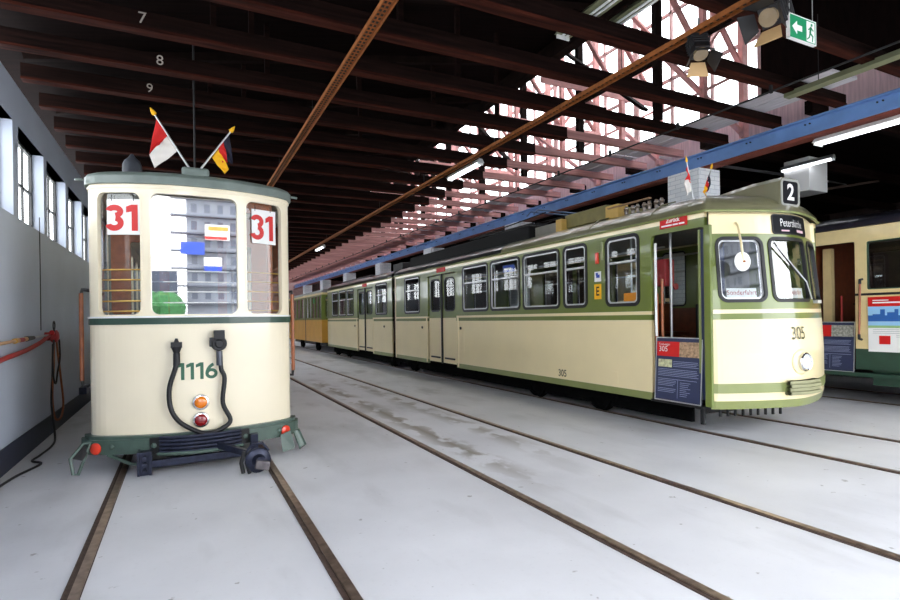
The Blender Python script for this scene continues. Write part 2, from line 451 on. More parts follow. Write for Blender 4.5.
mb.prism([(-2.2,-1.6,0),(XW,-1.6,0),(XW,-1.6,5.0),(13.2,-1.6,5.0),(13.2,-1.6,0),(20.2,-1.6,0),(20.2,-1.6,10),(-2.2,-1.6,10)], (0,.1,0)); struct(mb.build('wall_front', fwm))  # unseen front wall, added to cut daylight from the open front
# roof: low aisle on the left, tall lantern nave, low aisle on the right
mb = MB()
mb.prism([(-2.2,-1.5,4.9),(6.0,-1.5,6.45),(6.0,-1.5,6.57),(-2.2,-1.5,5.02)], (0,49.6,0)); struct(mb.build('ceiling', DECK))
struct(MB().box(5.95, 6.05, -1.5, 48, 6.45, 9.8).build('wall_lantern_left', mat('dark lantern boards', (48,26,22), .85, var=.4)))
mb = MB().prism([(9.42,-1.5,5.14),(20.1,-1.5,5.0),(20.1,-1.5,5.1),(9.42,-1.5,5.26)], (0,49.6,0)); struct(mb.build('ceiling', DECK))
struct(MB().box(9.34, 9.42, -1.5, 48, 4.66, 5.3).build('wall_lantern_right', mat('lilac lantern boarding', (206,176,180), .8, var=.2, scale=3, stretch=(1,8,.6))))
struct(MB().box(9.34, 9.42, -1.5, 6.2, 5.3, 9.8).build('wall_lantern_front', DECK))
struct(MB().box(5.95, 9.42, 6.12, 6.2, 7.6, 9.8).build('wall_lantern_gable', DECK))
# unseen lantern roof with skylights added so daylight falls from above
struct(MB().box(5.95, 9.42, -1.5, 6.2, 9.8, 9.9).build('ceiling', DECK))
for i in range(14):
    a = 6.25+i*2.98; b = a+2.9
    if b > 48: break
    f = MB()
    for k in range(4):
        yy = a+(b-a)*k/3; f.box(9.35, 9.41, yy-.03, yy+.03, 5.3, 9.5)
    for zz in (5.33, 6.6, 8.0, 9.45): f.box(9.35, 9.41, a, b, zz-.03, zz+.03)
    w = struct(f.build('window_lantern_%d' % (i+1), mat('pale glazing bars', (200,170,168), .7, var=.1)))
    MB().box(9.378, 9.384, a, b, 5.33, 9.45).build('pane', CLEAR, w)
    f = MB()
    for k in range(5):
        xx = 6.05+3.3*k/4; f.box(xx-.05, xx+.05, a, b, 9.76, 9.84)
    f.box(6.0, 9.4, a, a+.1, 9.74, 9.86)
    w = struct(f.build('window_roof_%d' % (i+1), TIMB2))
    MB().box(6.05, 9.35, a+.1, b, 9.79, 9.8).build('pane', CLEAR, w)

# ------------------------------------------------------------------ timber roof members
def tl(label): return label
beamY = [2.65,3.6,4.55,5.5,6.45,7.4,8.33,9.3,10.27,11.2]
y = 12.17
while y < 46: beamY.append(y); y += .97
nums = {5.5:('6', -.98, .08), 6.45:('7', -.33, .1), 7.4:('8', -.2, .1), 8.33:('9', -.35, .11)}
special = {5.5:'dark timber tie beam with painted 6, above the front of tram 1116',
           6.45:'dark timber tie beam with painted 7', 7.4:'dark timber tie beam with painted 8', 8.33:'dark timber tie beam with painted 9',
           4.55:'dark timber tie beam next nearer than the one painted 6'}
NUMP = mat('chalky numeral paint', (170,160,150), .8, var=.1)
for i, yy in enumerate(beamY):
    b = thing('tie_beam', (3.5, yy, 4.6), None, None)
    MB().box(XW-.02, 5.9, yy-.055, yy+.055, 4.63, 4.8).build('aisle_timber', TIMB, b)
    MB().box(5.9, 8.72, yy-.045, yy+.045, 4.64, 4.77).build('nave_timber', TIMB if yy < 7 else TIMB_LIT, b)  # past the near beams, lantern light is painted into the nave part
    MB().box(XW-.02, 8.7 if yy < 7 else 5.9, yy-.07, yy+.07, 4.602, 4.63).build('edge_board', TIMBE, b)
    if yy in special: tag(b, special[yy], 'beam', 'roof tie beams')
    else: tag(b, 'dark timber tie beam without a painted numeral resting on the blue girder', 'beam', 'roof tie beams')
    if yy in nums:
        s, x, z = nums[yy]
        text(s, .17, lambda a, c, n, x=x, yy=yy: V((x+a, yy-.056-n, 4.72+c)), NUMP, b, 'numeral', .003)
    # sloping rafter under the deck
    if i % 2 == 0:
        r = MB().bar((XW+.0, yy, 4.905), (5.9, yy, 6.34), .1, .11).build('rafter', TIMBK)
        tag(r, 'sooty sloping rafter carrying the low roof boards on the left', 'rafter', 'sloping rafters')
# hanging struts between rafters and tie beams
for k, (x, yy) in enumerate([(.35,6.45),(.75,6.45),(1.05,7.4),(.4,8.33),(.85,8.33),(3.2,4.55),(2.3,7.4),(3.4,6.45),(3.9,8.33),(2.9,9.3),(4.6,7.4),(2.2,5.5)]):
    s = MB().box(x-.03, x+.03, yy+.062, yy+.122, 4.68, 5.05+.19*(x+1.7)).build('hanger', TIMB)
    tag(s, 'thin brown timber hanger dropping from a rafter to a tie beam', 'timber post', 'timber hangers')
# lantern trusses
def truss(yy, dark):
    t = thing('lantern_truss', (8, yy, 4.8), 'pinkish lattice truss with posts and crossed braces in the bright roof lantern', 'roof truss', 'lantern lattice trusses')
    m = TIMB2
    for x, w, mm in ((7.05,.13,TIMBK),(8.15,.1,m),(9.2,.14,m)): MB().box(x-w/2, x+w/2, yy-.05, yy+.05, 4.8, 9.7).build('post', mm, t)
    for z in (6.05, 7.4, 8.75): MB().box(6.1, 9.3, yy-.06, yy-.02, z-.05, z+.05).build('rail', TIMBK if z == 7.4 else m, t)
    for p, q in (((7.05,4.9),(9.2,6.0)),((9.2,4.9),(7.05,6.0)),((8.15,6.1),(9.2,7.35)),((9.2,6.1),(8.15,7.35)),((7.05,7.4),(8.15,6.1)),((7.05,7.45),(9.2,8.7)),((9.2,7.45),(7.05,8.7))):
        MB().bar((p[0],yy+.04,p[1]), (q[0],yy+.04,q[1]), .05, .09, up=(0,1,0)).build('brace', m, t)
    return t
t0 = truss(6.45, True)
y = 6.45+1.94
while y < 45: copy_tree(t0, (0, y-6.45, 0)); y += 1.94
for (x, z, w, h, lab, m) in ((6.0,6.3,.2,.26,'dark heavy eaves plate running lengthwise at the edge of the low roof',TIMBK),(7.18,5.9,.08,.16,'dark lengthwise timber rail fixed to the inner lantern posts, lower of two',TIMBK),(7.18,7.55,.08,.16,'dark lengthwise timber rail fixed to the inner lantern posts, upper of two',TIMBK),(9.3,7.1,.05,.14,'reddish lengthwise rail along the outer lantern posts',TIMB2)):
    tag(MB().box(x-w/2, x+w/2, 2, 46, z-h/2, z+h/2).build('purlin', m), lab, 'purlin')
for k in range(9):
    a = 6.6+k*3.88
    s = MB().bar((6.93,a,5.0), (6.93,a+3.2,7.9), .05, .12, up=(1,0,0)).build('long_brace', TIMBK)
    tag(s, 'dark slanting brace leaning lengthwise between the lantern posts', 'brace', 'lengthwise lantern braces')
for x0, x1 in ((7.72,7.98),(8.02,8.28)):
    pass
for k in range(10):
    a = 4.2+k*4.02
    s = MB().box(7.75, 8.02, a, a+3.98, 4.81, 4.85).box(8.05, 8.4, a, a+3.98, 4.81, 4.85).build('walkway_board', PLANK)
    tag(s, 'pale grey walkway planks lying lengthwise on the tie beams beside the blue girder', 'planks', 'walkway planks on the tie beams')
# blue girder
g = thing('steel_girder', (8.8, 20, 4.34), 'long blue painted steel girder resting on the white brick piers', 'girder')
MB().box(8.765, 8.795, 1.5, 47.9, 4.36, 4.58).build('web', GIRD, g)
MB().box(8.66, 8.9, 1.5, 47.9, 4.58, 4.6).build('top_flange', GIRD, g)
MB().box(8.66, 8.9, 1.5, 47.9, 4.34, 4.36).build('bottom_flange', GIRD, g)
mb = MB()
for k in range(46):
    for dy in (0, .07): mb.cyl((8.765,2.1+k*.98+dy,4.53), (8.745,2.1+k*.98+dy,4.53), .012, n=8)
mb.build('bolts', DARK, g)['kind'] = 'stuff'
tag(MB().box(8.68, 8.88, 1.5, 47.9, 4.29, 4.338).build('bearing_timber', mat('red oxide timber', (120,58,44), .7, var=.2)), 'thin reddish timber strip fixed under the blue girder', 'timber strip')
for k, yy in enumerate((7.2, 13.15, 19.1, 25.0, 30.9, 36.8, 42.7)):
    labs = ['white painted brick pier nearest the camera, behind the red and white flag', 'second white brick pier under the blue girder, beyond the folded pantograph']
    p = MB().box(8.5, 9.06, yy-.36, yy+.36, 0, 4.288).build('brick_pier', BRICKW, bevel=.01)
    tag(p, labs[k] if k < 2 else 'distant white brick pier under the blue girder above the rear roof of tram 305', 'pier', 'white brick piers')

# perforated channels, lamps and wires under the beams
def channel(x, w, y0, y1, z, label, m):
    t = thing('cable_channel', (x, (y0+y1)/2, z), label, 'cable channel')
    MB().box(x-w/2, x+w/2, y0, y1, z+.03, z+.036).build('tray', m, t)
    for s in (-1, 1): MB().box(x+s*w/2-.004, x+s*w/2+.004, y0, y1, z, z+.05).build('side_rail', m, t)
    mb = MB(); k = 0; yy = y0
    while yy < min(y1, 16): mb.box(x-w*.28, x-w*.08, yy, yy+.03, z+.026, z+.031); mb.box(x+w*.08, x+w*.28, yy, yy+.03, z+.026, z+.031); yy += .07
    mb.build('slots', DARK, t)['kind'] = 'stuff'
    k = y0+.4
    mb = MB()
    while k < y1: mb.cyl((x,k,z+.03), (x,k,4.75), .005, n=6); k += 1.94*1.5
    mb.build('hanging_rods', DARK, t)['kind'] = 'stuff'
channel(1.69, .11, 1.5, 30, 4.4, 'orange perforated cable channel running lengthwise above tram 1116', ORCH)
channel(4.68, .09, 1.5, 44, 4.42, 'brown perforated lighting channel above the middle track, carrying the stage spotlights', ORCH)
def lamp(x, y0, L, z, label, lit, group=None, w=.14, m=None):
    t = thing('strip_lamp', (x, y0+L/2, z), label, 'strip lamp', group)
    MB().prism([(x-w/2,y0,z),(x+w/2,y0,z),(x+w*.22,y0,z+.07),(x-w*.22,y0,z+.07)], (0,L,0)).build('housing', m or ALU, t)
    mb = MB().cyl((x-.03,y0+.04,z-.018), (x-.03,y0+L-.04,z-.018), .013, n=10); mb.build('tube', TUBE if lit else WHITE, t, smooth=True)
    mb = MB().cyl((x+.03,y0+.04,z-.018), (x+.03,y0+L-.04,z-.018), .013, n=10); mb.build('tube', TUBE if lit else WHITE, t, smooth=True)
    mb = MB()
    for e in (y0+.01, y0+L-.03): mb.box(x-w*.4, x+w*.4, e, e+.02, z-.04, z)
    mb.build('end_cap', WHITE, t)
    return t
lamp(4.78, 8.35, 1.25, 4.34, 'white strip lamp on the middle channel, nearer of its two lamps', True)
lamp(4.78, 20.2, 1.25, 4.34, 'white strip lamp on the middle channel, farther of its two lamps', True)
lamp(8.86, 2.9, 2.1, 4.215, 'white strip lamp hanging just behind the blue girder at the upper right', True, w=.26, m=WHITE)
lamp(11.0, 5.9, 1.0, 4.5, 'reddish lit strip lamp beyond the blue girder, above the route number box', True, w=.12)
lamp(4.02, 4.08, 1.0, 4.86, 'olive grey trough lamp near the top edge, left of the pair', False, w=.22, m=OLIVEL)
lamp(4.4, 3.9, 1.05, 4.86, 'olive grey trough lamp near the top edge, right of the pair', False, w=.16, m=OLIVEL)
t = thing('lamp_trunking', (7.5, 3, 4.55), 'long olive lamp trunking right of the exit sign, below the roof beams', 'lamp trunking')
MB().box(7.44, 7.56, 1.6, 4.62, 4.55, 4.62).build('housing', OLIVEL, t); MB().box(7.3, 7.44, 1.6, 4.5, 4.5, 4.51).build('reflector', OLIVEL, t); MB().cyl((7.5,4.2,4.62),(7.5,4.2,5.5),.006,n=6).build('rod', DARK, t)
c = MB().cyl((7.0,1.6,4.52), (7.0,40,4.52), .014, n=8)
for k in range(24): c.box(6.98, 7.02, 4.5+k*1.5, 4.53+k*1.5, 4.5, 4.6)
tag(c.build('conduit', DARK), 'thin black conduit clipped under the tie beams left of the blue girder', 'conduit')
tag(MB().cyl((.17,7.6,3.2), (.17,7.62,5.3), .012, n=8).build('hanging_rope', DARK), 'thin dark rope hanging from the roof behind the flags of tram 1116', 'rope')

# stage spotlights
def spot(c, d, label, s=1.):
    c = V(c); d = V(d).normalized(); t = thing('stage_spotlight', c, label, 'spotlight')
    a = d.cross(V((0,0,1))).normalized(); b = a.cross(d)
    mb = MB().obox(c-d*.04*s, d, a, b, .12*s, .075*s, .08*s)
    for k in range(5): mb.obox(c-d*(.14-.035*k)*s, d, a, b, .006*s, .085*s, .09*s)
    mb.build('housing', BLACK, t, bevel=.006)
    MB().lathe(c+d*.08*s, d, [(0,.07*s),(.03*s,.07*s),(.032*s,.06*s),(.02*s,0)], 18).build('lens', mat('spotlight lens', (150,130,100), .2, coat=1, var=.1), t, smooth=True)
    for sa, sb in ((1,0),(-1,0),(0,1),(0,-1)):
        e = a*sa+b*sb; q = (a if sb else b); p0 = c+d*.11*s+e*.085*s; p1 = p0+d*.12*s+e*.07*s
        mb = MB().prism([p0-q*.07*s, p0+q*.07*s, p1+q*.11*s, p1-q*.11*s], (d.cross(q))*.004); mb.build('barn_door', SUN if sb < 0 else BLACK, t)
    top = V((c.x, c.y, 4.6))
    mb = MB().tube([c+a*.1*s, c+a*.11*s+V((0,0,.12*s)), c+V((0,0,.15*s)), c-a*.11*s+V((0,0,.12*s)), c-a*.1*s], .008, 6); mb.build('yoke', BLACK, t)
    MB().cyl(c+V((0,0,.15*s)), top, .012, n=8).build('clamp_rod', ALU, t)
    return t
spot((4.74, 3.8, 4.3), (-.2,-.35,-.8), 'black stage spotlight with barn doors pointing down, left of the two', 1.0)
spot((4.86, 3.1, 4.32), (-.75,-.1,-.5), 'larger black stage spotlight with pale open barn doors, next to the exit sign', 1.15)

# exit sign (hangs facing the front of the hall)
ex, ey, ez = 5.1, 3.02, 4.2
t = thing('exit_sign', (ex, ey, ez), 'green emergency exit sign with white arrow and running figure, hung on two wires', 'exit sign')
MB().box(4.94, 5.335, ey-.012, ey+.012, 4.085, 4.30).build('panel', GREENX, t)
mb = MB()
for (a, b, c_, d) in ((4.936,5.339,4.297,4.303),(4.936,5.339,4.082,4.088),(4.936,4.942,4.082,4.303),(5.333,5.339,4.082,4.303)): mb.box(a, b, ey-.016, ey+.016, c_, d)
mb.build('border', WHITE, t)
def flat(pts, y, z0=0, x0=0, d=.003): return [V((x0+a, y, z0+b)) for a, b in pts], V((0, -d, 0))
MB().prism(*flat([(-.07,0),(0,.06),(0,.025),(.075,.025),(.075,-.025),(0,-.025),(0,-.06)], ey-.012, 4.192, 5.05)).build('arrow', WHITE, t)
MB().box(5.195, 5.315, ey-.015, ey-.012, 4.1, 4.285).build('door_symbol', WHITE, t)
fig = MB()
P = lambda x, z: V((5.255+x, ey-.0165, 4.19+z))
for a, b, w in (((.0,.045),(-.012,-.01),.024),((-.012,-.01),(.03,-.035),.015),((.03,-.035),(.022,-.08),.013),((-.012,-.01),(-.025,-.05),.014),((-.025,-.05),(-.052,-.07),.012),((.0,.04),(.035,.02),.01),((.0,.04),(-.035,.02),.01)):
    fig.bar(P(*a), P(*b), .004, w, up=(0,1,0)) if False else fig.obox((P(*a)+P(*b))/2, P(*b)-P(*a), V((0,1,0)), (P(*b)-P(*a)).cross(V((0,1,0))), (P(*b)-P(*a)).length/2+.004, .0015, w/2)
fig.cyl(P(.012,.068)+V((0,.0015,0)), P(.012,.068)-V((0,.0015,0)), .013, n=12)
fig.build('running_figure', GREENX, t)
for x in (4.96, 5.31): MB().cyl((x,ey,4.3), (x,ey,5.6), .004, n=6).build('wire', ALU, t)

# ------------------------------------------------------------------ rails
def rail(x, label, y0=-3., y1=47.5):
    t = thing('rail', (x, 20, 0), label, 'rail', None)
    MB().box(x-.05, x+.05, y0, y1, .0, .003).build('groove', RUST, t)
    MB().box(x-.05, x-.034, y0, y1, .003, .008).build('guard_lip', RUST, t)
    MB().box(x-.012, x+.045, y0, y1, .003, .012).build('rail_head', STEEL, t)
for x, s in ((-.595,'left rail of the track that tram 1116 stands on'),(.85,'right rail of the track that tram 1116 stands on'),
             (2.665,'left rail of the empty middle track'),(4.115,'right rail of the empty middle track'),
             (6.325,'rail under the near side of tram 305, left of its track'),(7.845,'rail emerging under the nose of tram 305, right of its track'),
             (10.945,'near rail of the track under the buff tram at the right edge'),(12.385,'far rail of the track under the buff tram at the right edge')):
    rail(x, s)

# ------------------------------------------------------------------ shared running gear
def wheelset(x0, x1, y, r, parent, first=None):
    mb = MB()
    for x in (x0, x1):
        s = 1 if x > x0 else -1
        mb.lathe((x-.06*s*-1, y, r+.045), (s,0,0), [(-.1,r+.0),(-.04,r+.03),(-.03,r),(.06,r),(.06,r*.8),(.02,r*.75),(.02,.12),(.08,.1)], 28)
    mb.cyl((x0,y,r+.045), (x1,y,r+.045), .06, n=12)
    return mb.build('wheelset', UNDERSHADE, parent, smooth=True)

# ------------------------------------------------------------------ tram 1116
T1 = thing('tram', (.155, 11, 0), 'cream and green old tram numbered 1116, seen front on at the left', 'tram')
cx1 = .155
fp = [(cx1-1.055,15.4),(cx1-1.055,7.14),(cx1-1.055,6.95)]
fp += [(cx1+1.05*k/10, 6.60+.30*abs(k/10)**2.1) for k in range(-9,10)]
fp += [(cx1+1.055,6.95),(cx1+1.055,7.14),(cx1+1.055,15.4)]
P1 = Path(fp, 3); M1 = pmap(P1)
uf = P1.c                                     # half length incl. side
uL = lambda x: P1.ux(x)
fw = [H(uL(-.80), uL(-.385), 1.665, 2.985, .085), H(uL(-.30), uL(.585), 1.665, 2.985, .085), H(uL(.675), uL(1.10), 1.665, 2.985, .085)]
ucorner = uL(1.19)+.2
sw = []
for k in range(6):
    a = ucorner+.35+k*1.25
    sw.append(H(a, a+1.1, 1.665, 2.9, .08)); sw.append(H(-a-1.1, -a, 1.665, 2.9, .08))
allw = fw+sw
us = -uf+.01, uf-.01
panel(MB(), M1, *us, .38, 1.565, t=.04, du=.06).build('lower_panel', CREAM, T1, smooth=True)
def offs(M, d): return lambda u, z, n=0.: M(u, z, n+d)
panel(MB(), offs(M1,.012), *us, 1.565, 1.635, t=.05, du=.06).build('belt_stripe', DGREEN, T1, smooth=True)
panel(MB(), M1, *us, 1.635, 3.08, allw, t=.05, du=.06).build('window_wall', CREAM, T1, smooth=True)
panel(MB(), offs(M1,.02), *us, 1.637, 1.655, t=.03, du=.06).build('sill_moulding', WHITE, T1)
panel(MB(), offs(M1,.012), *us, 3.03, 3.055, t=.02, du=.06).build('upper_moulding', CREAM, T1)
MF = lambda u, z, n=0.: V((M1(u, z).x, 6.675-n, z))
for k, h in enumerate(fw):
    ring(MB(), M1, h, .006, .012, -.03, .006).build('window_frame', CREAM, T1)
    glaze(MB(), MF if k == 1 else M1, h, -.02 if k == 1 else -.03).build('window_pane', GLASSF if k == 1 else GLASS, T1)
for h in sw: glaze(MB(), M1, h, -.03).build('window_pane', GLASS, T1)
for k, h in enumerate(fw):
    for z in (2.16, 2.05, 1.935, 1.82, 1.71) if k != 1 else (2.15, 2.03, 1.92, 1.8):
        pts = [M1(h[0]-.01+(h[1]-h[0]+.02)*i/6, z, -.07) for i in range(7)]
        MB().tube(pts, .009 if k != 1 else .006, 8).build('guard_bar', BRASS if k != 1 else WHITE, T1, smooth=True)
# brown frame seen inside the right hand window, grey one inside the left
h = fw[2]; mb = MB(); panel(mb, offs(M1,-.09), h[0]-.02, h[1]+.03, 1.62, 3.02, [H(h[0]+.01, h[1]-.13, 1.68, 2.86, .05)], t=.04, du=.1); mb.build('inner_frame', WOODB, T1)
h = fw[0]; mb = MB(); panel(mb, offs(M1,-.09), h[0]-.03, h[1]+.02, 1.62, 3.02, [H(h[0]+.06, h[1]-.01, 1.68, 2.86, .05)], t=.04, du=.1); mb.build('inner_frame', GREYIN, T1)
# interior
MB().box(cx1-1.0, cx1+1.0, 6.95, 15.3, .8, .84).build('floor_board', WOODD, T1)
mb = MB(); panel(mb, lambda u, z, n: V((u, 8.25-n, z)), cx1-1.0, cx1+1.0, .84, 3.05, [H(cx1-.75, cx1-.42, 1.3, 2.65, .03), H(cx1-.3, cx1+.3, .9, 2.75, .05), H(cx1+.42, cx1+.75, 1.3, 2.65, .03)], t=.04, du=.5); mb.build('bulkhead', WOODB, T1)
MB().box(cx1-1.0, cx1+1.0, 7.0, 15.3, 3.06, 3.075).build('ceiling_lining', CREAMIN, T1)
MB().box(cx1-1.0, cx1+1.0, 15.2, 15.3, .84, 3.05).build('rear_wall', GREYIN, T1)
for s in (-1, 1): MB().box(cx1+s*.98-(.4 if s > 0 else 0), cx1+s*.98+(0 if s > 0 else .4), 8.5, 14.8, 1.2, 1.26).build('bench', WOODB, T1)
MB().cyl((cx1-.35,7.15,.84), (cx1-.35,7.15,1.9), .05, n=14).build('brake_column', DARK, T1, smooth=True)
# roof
def sub_per(path, step, over):
    n = int(2*path.c/step); out = []
    for i in range(n+1):
        u = -path.c+2*path.c*i/n; p, nr = path.at(u); out.append((p[0]+nr[0]*over, p[1]+nr[1]*over))
    return out
per = [(P1.at(u)[0][0]+P1.at(u)[1][0]*.03, P1.at(u)[0][1]+P1.at(u)[1][1]*.03) for u in [(-uf+.01)+(2*uf-.02)*i/220 for i in range(221)]]
mb = MB(); roof_loft(mb, per, cx1, 7.6, 14.4, 3.155, .13, 2.4); mb.build('roof', ROOF1, T1, smooth=True)
panel(MB(), offs(M1,.035), *us, 3.075, 3.158, t=.06, du=.06).build('roof_rim', ROOF1, T1, smooth=True)
MB().box(cx1-.14, cx1+.14, 6.62, 6.9, 3.2, 3.3).build('flag_socket', ROOF1, T1, bevel=.03)
MB().lathe((-.5,7.3,3.2), (0,0,1), [(0,.105),(.22,.10),(.27,.08),(.31,.04),(.35,.015)], 24).build('roof_ventilator', mat('dark grey bell metal', (66,70,78), .5, var=.15), T1, smooth=True)
for x in (-.93, 1.235): MB().bar((x,6.92,3.12), (x+(.07 if x > 0 else -.07),6.9,3.11), .03, .02).build('gutter_spout', ROOF1, T1)
digits('1116', .185, .125, .018, lambda x, z, n: M1(-.01+x, 1.045+z, n), GRNUM, T1, 'number', .27)
# tail lights
for z, m, nm in ((.70, AMBER, 'amber_lamp'), (.505, RUBY, 'red_lamp')):
    c0 = M1(.02, z, .0); L = MB().lathe(c0+V((0,.01,0)), (0,-1,0), [(0,.088),(.03,.088),(.045,.08),(.05,.068)], 28).build(nm, CHROME, T1, smooth=True)
    MB().lathe(c0+V((0,-.035,0)), (0,-1,0), [(0,.068),(.012,.06),(.022,.035),(.026,0)], 24).build('lens', m, L, smooth=True)
# hose with two plugs
L0 = (uL(-.05), 1.29); R0 = (uL(.36), 1.28)
mb = MB(); pts = []
ctrl = [(L0[0],1.2,.07),(L0[0]-.01,1.1,.07),(L0[0]-.07,.88,.07),(L0[0]-.06,.66,.07),(L0[0]+.03,.5,.075),(.0,.385,.09),(.1,.365,.1),(.22,.4,.09),(.31,.48,.07),(R0[0]+.03,.68,.07),(R0[0]+.05,.95,.07),(R0[0]+.015,1.06,.08),(R0[0]+.01,1.2,.08)]
def spline(pts, k=6):
    out = []
    P_ = [pts[0]]+list(pts)+[pts[-1]]
    for i in range(1, len(P_)-2):
        for j in range(k):
            t = j/k; a, b, c_, d = P_[i-1], P_[i], P_[i+1], P_[i+2]
            out.append(tuple(.5*((2*b[q])+(-a[q]+c_[q])*t+(2*a[q]-5*b[q]+4*c_[q]-d[q])*t*t+(-a[q]+3*b[q]-3*c_[q]+d[q])*t**3) for q in range(len(b))))
    out.append(tuple(pts[-1])); return out
hose = [M1(*p) for p in spline(ctrl)]
HS = MB().tube(hose, .025, 12).build('heating_hose', BLACK, T1, smooth=True)
a = M1(L0[0], 1.12, .07)
MB().cyl(a, a+V((0,0,.13)), .036, .036, 14).cyl(a+V((0,0,.13)), a+V((0,0,.2)), .03, .055, 14).obox(a+V((0,0,.22)), (1,0,.0), (0,1,0), (0,0,1), .055, .03, .03).cyl(a+V((0,0,.24)), a+V((0,0,.29)), .03, .012, 12).build('left_plug', BLACK, HS, smooth=True)
a = M1(R0[0], 1.1, .08)
MB().cyl(a, a+V((0,0,.16)), .034, n=14).build('right_plug', mat('grey plug metal', (88,90,98), .35, metal=.5, var=.15), HS, smooth=True)
MB().cyl(a+V((0,.06,.24)), a+V((0,-.05,.24)), .085, .075, 20).obox(a+V((0,-.01,.34)), (1,0,0), (0,1,0), (0,0,1), .055, .05, .05).cyl(a+V((.0,-.05,.24)), a+V((0,-.075,.24)), .05, .04, 16).obox(a+V((-.07,0,.26)), (1,0,0), (0,1,0), (0,0,1), .03, .03, .05).build('socket_box', BLACK, T1, smooth=True, bevel=.006)
# bumper
def blk(u0, u1, z0, z1, n0, n1, nm, m, par): return panel(MB(), offs(M1,n1), u0, u1, z0, z1, t=n1-n0, du=.05).build(nm, m, par)
e = uL(1.19)+.12
blk(-e, -.46, .2, .35, .0, .09, 'bumper_beam', BUMPG, T1); blk(.5, e, .2, .35, .0, .09, 'bumper_beam', BUMPG, T1)
blk(-e, e, .345, .385, .0, .06, 'bumper_ledge', BUMPG, T1)
ce = MB(); panel(ce, offs(M1,.1), -.46, .5, .2, .36, t=.1, du=.05)
st = ce.build('centre_step', DARK, T1)
mb = MB()
for z in (.21,.25,.29,.33,.365):
    mb.tube([M1(-.36+.76*i/14, z, .125+.06*(1-((i-7)/7)**2)) for i in range(15)], .018, 8)
mb.build('step_ribs', BLUEST, st, smooth=True)
MB().tube([M1(-.38+.8*i/14, .195, .13+.07*(1-((i-7)/7)**2)) for i in range(15)], .02, 8).build('step_lip', BUMPG, st, smooth=True)
for u in (-.42, .46, -.82, .86):
    MB().lathe(M1(u,.28,.09), M1(u,.28,1)-M1(u,.28,0), [(0,.028),(.012,.028),(.02,.016),(.022,0)], 12).build('bolt_head', BUMPG, T1, smooth=True)
for u in (uL(-.80)+.03, uL(1.09)-.04):
    MB().lathe(M1(u,.265,.09), M1(u,.265,1)-M1(u,.265,0), [(0,.062),(.012,.062),(.02,.05),(.024,0)], 24).build('red_reflector', REDGLOW, T1, smooth=True)
# corner guards
a = V((-.94,6.78,.33))
g1 = MB().tube([a, a+V((-.1,-.1,-.13)), a+V((-.07,-.14,-.28)), a+V((-.03,-.13,-.29)), a+V((.03,-.02,-.1)), a+V((.06,0,0)), a], .016, 8).build('corner_guard', BUMPG, T1, smooth=True)
MB().prism([a+V((0,0,0)), a+V((-.09,-.09,-.13)), a+V((-.0,-.09,-.16)), a+V((.05,-.02,-.08))], (.004,.008,0)).build('mesh_panel', DARK, g1)
b = V((1.15,6.72,.25))
g2 = MB().prism([b+V((-.12,-.06,-.02)), b+V((.0,-.04,.02)), b+V((.05,-.05,-.2)), b+V((-.1,-.08,-.22))], (.0,.012,0)).build('corner_guard', BUMPG, T1)
MB().prism([b+V((.04,-.02,.0)), b+V((.1,-.0,.02)), b+V((.17,-.02,-.17)), b+V((.1,-.05,-.2))], (.01,.012,0)).tube([b+V((.04,-.02,.0)), b+V((.1,-.0,.02)), b+V((.18,-.02,-.17)), b+V((.11,-.05,-.21))], .012, 8, closed=True).build('guard_frame', BUMPG, g2)
# draw gear
dg = MB().bar((-.36,6.5,.1), (.68,6.47,.12), .07, .075).build('draw_bar', BLUEST, T1, bevel=.008)
mb = MB().box(-.42, -.31, 6.44, 6.56, -.0, .24)
for x in (-.42, -.31): mb.box(x-.012, x+.012, 6.4, 6.6, .005, .25)
for z in (.05,.12,.19): mb.cyl((-.365,6.44,z), (-.365,6.385,z), .022, n=8)
mb.build('hanger_bracket', BLUEST, T1, bevel=.004)
MB().bar((-.72,6.72,.2), (-.5,6.62,.1), .02, .03).bar((-.5,6.62,.1), (-.36,6.5,.1), .02, .03).build('stay_rod', BUMPG, T1)
MB().bar((.3,6.5,.24), (.62,6.02,.2), .05, .07).build('coupler_shank', BLUEST, T1, bevel=.006)
cp = V((.68,5.98,.14))
CP = MB().lathe(cp+V((0,.1,0)), (.12,-1,-.05), [(0,.06),(.05,.1),(.09,.125),(.12,.13),(.13,.12),(.14,.07),(.22,.06)], 26).build('coupler_head', BLUEST, T1, smooth=True)
MB().obox(cp+V((.04,-.14,-.03)), (1,-.2,-.2), (0,1,0), (.2,0,1), .07, .03, .045).build('coupler_jaw', mat('grey worn iron', (104,98,100), .35, metal=.6, var=.3, scale=20), CP, bevel=.01)
MB().tube([cp+V((-.1,0,.08)), cp+V((-.05,-.03,.17)), cp+V((.06,-.02,.17)), cp+V((.12,0,.08))], .014, 8).build('coupler_handle', BLUEST, CP, smooth=True)
MB().tube([cp+V((-.12,.0,.1)), cp+V((-.15,-.0,-.02)), cp+V((-.13,0,-.125))], .02, 8).tube([cp+V((-.08,.0,.1)), cp+V((-.1,-.02,-.02)), cp+V((-.07,-.02,-.13))], .02, 8).build('air_hose', BLACK, T1, smooth=True)
MB().box(.68, .76, 6.5, 6.62, .1, .3).build('hanger_bracket', BLUEST, T1)
# under frame
MB().box(cx1-.8, cx1+.8, 7.1, 15.2, .45, .8).build('underframe', DARK, T1)
MB().box(cx1-.95, cx1+.95, 7.0, 7.2, .42, .5).build('front_beam', DARK, T1)
for yy in (9.0, 12.8): wheelset(-.595, .85, yy, .36, T1)
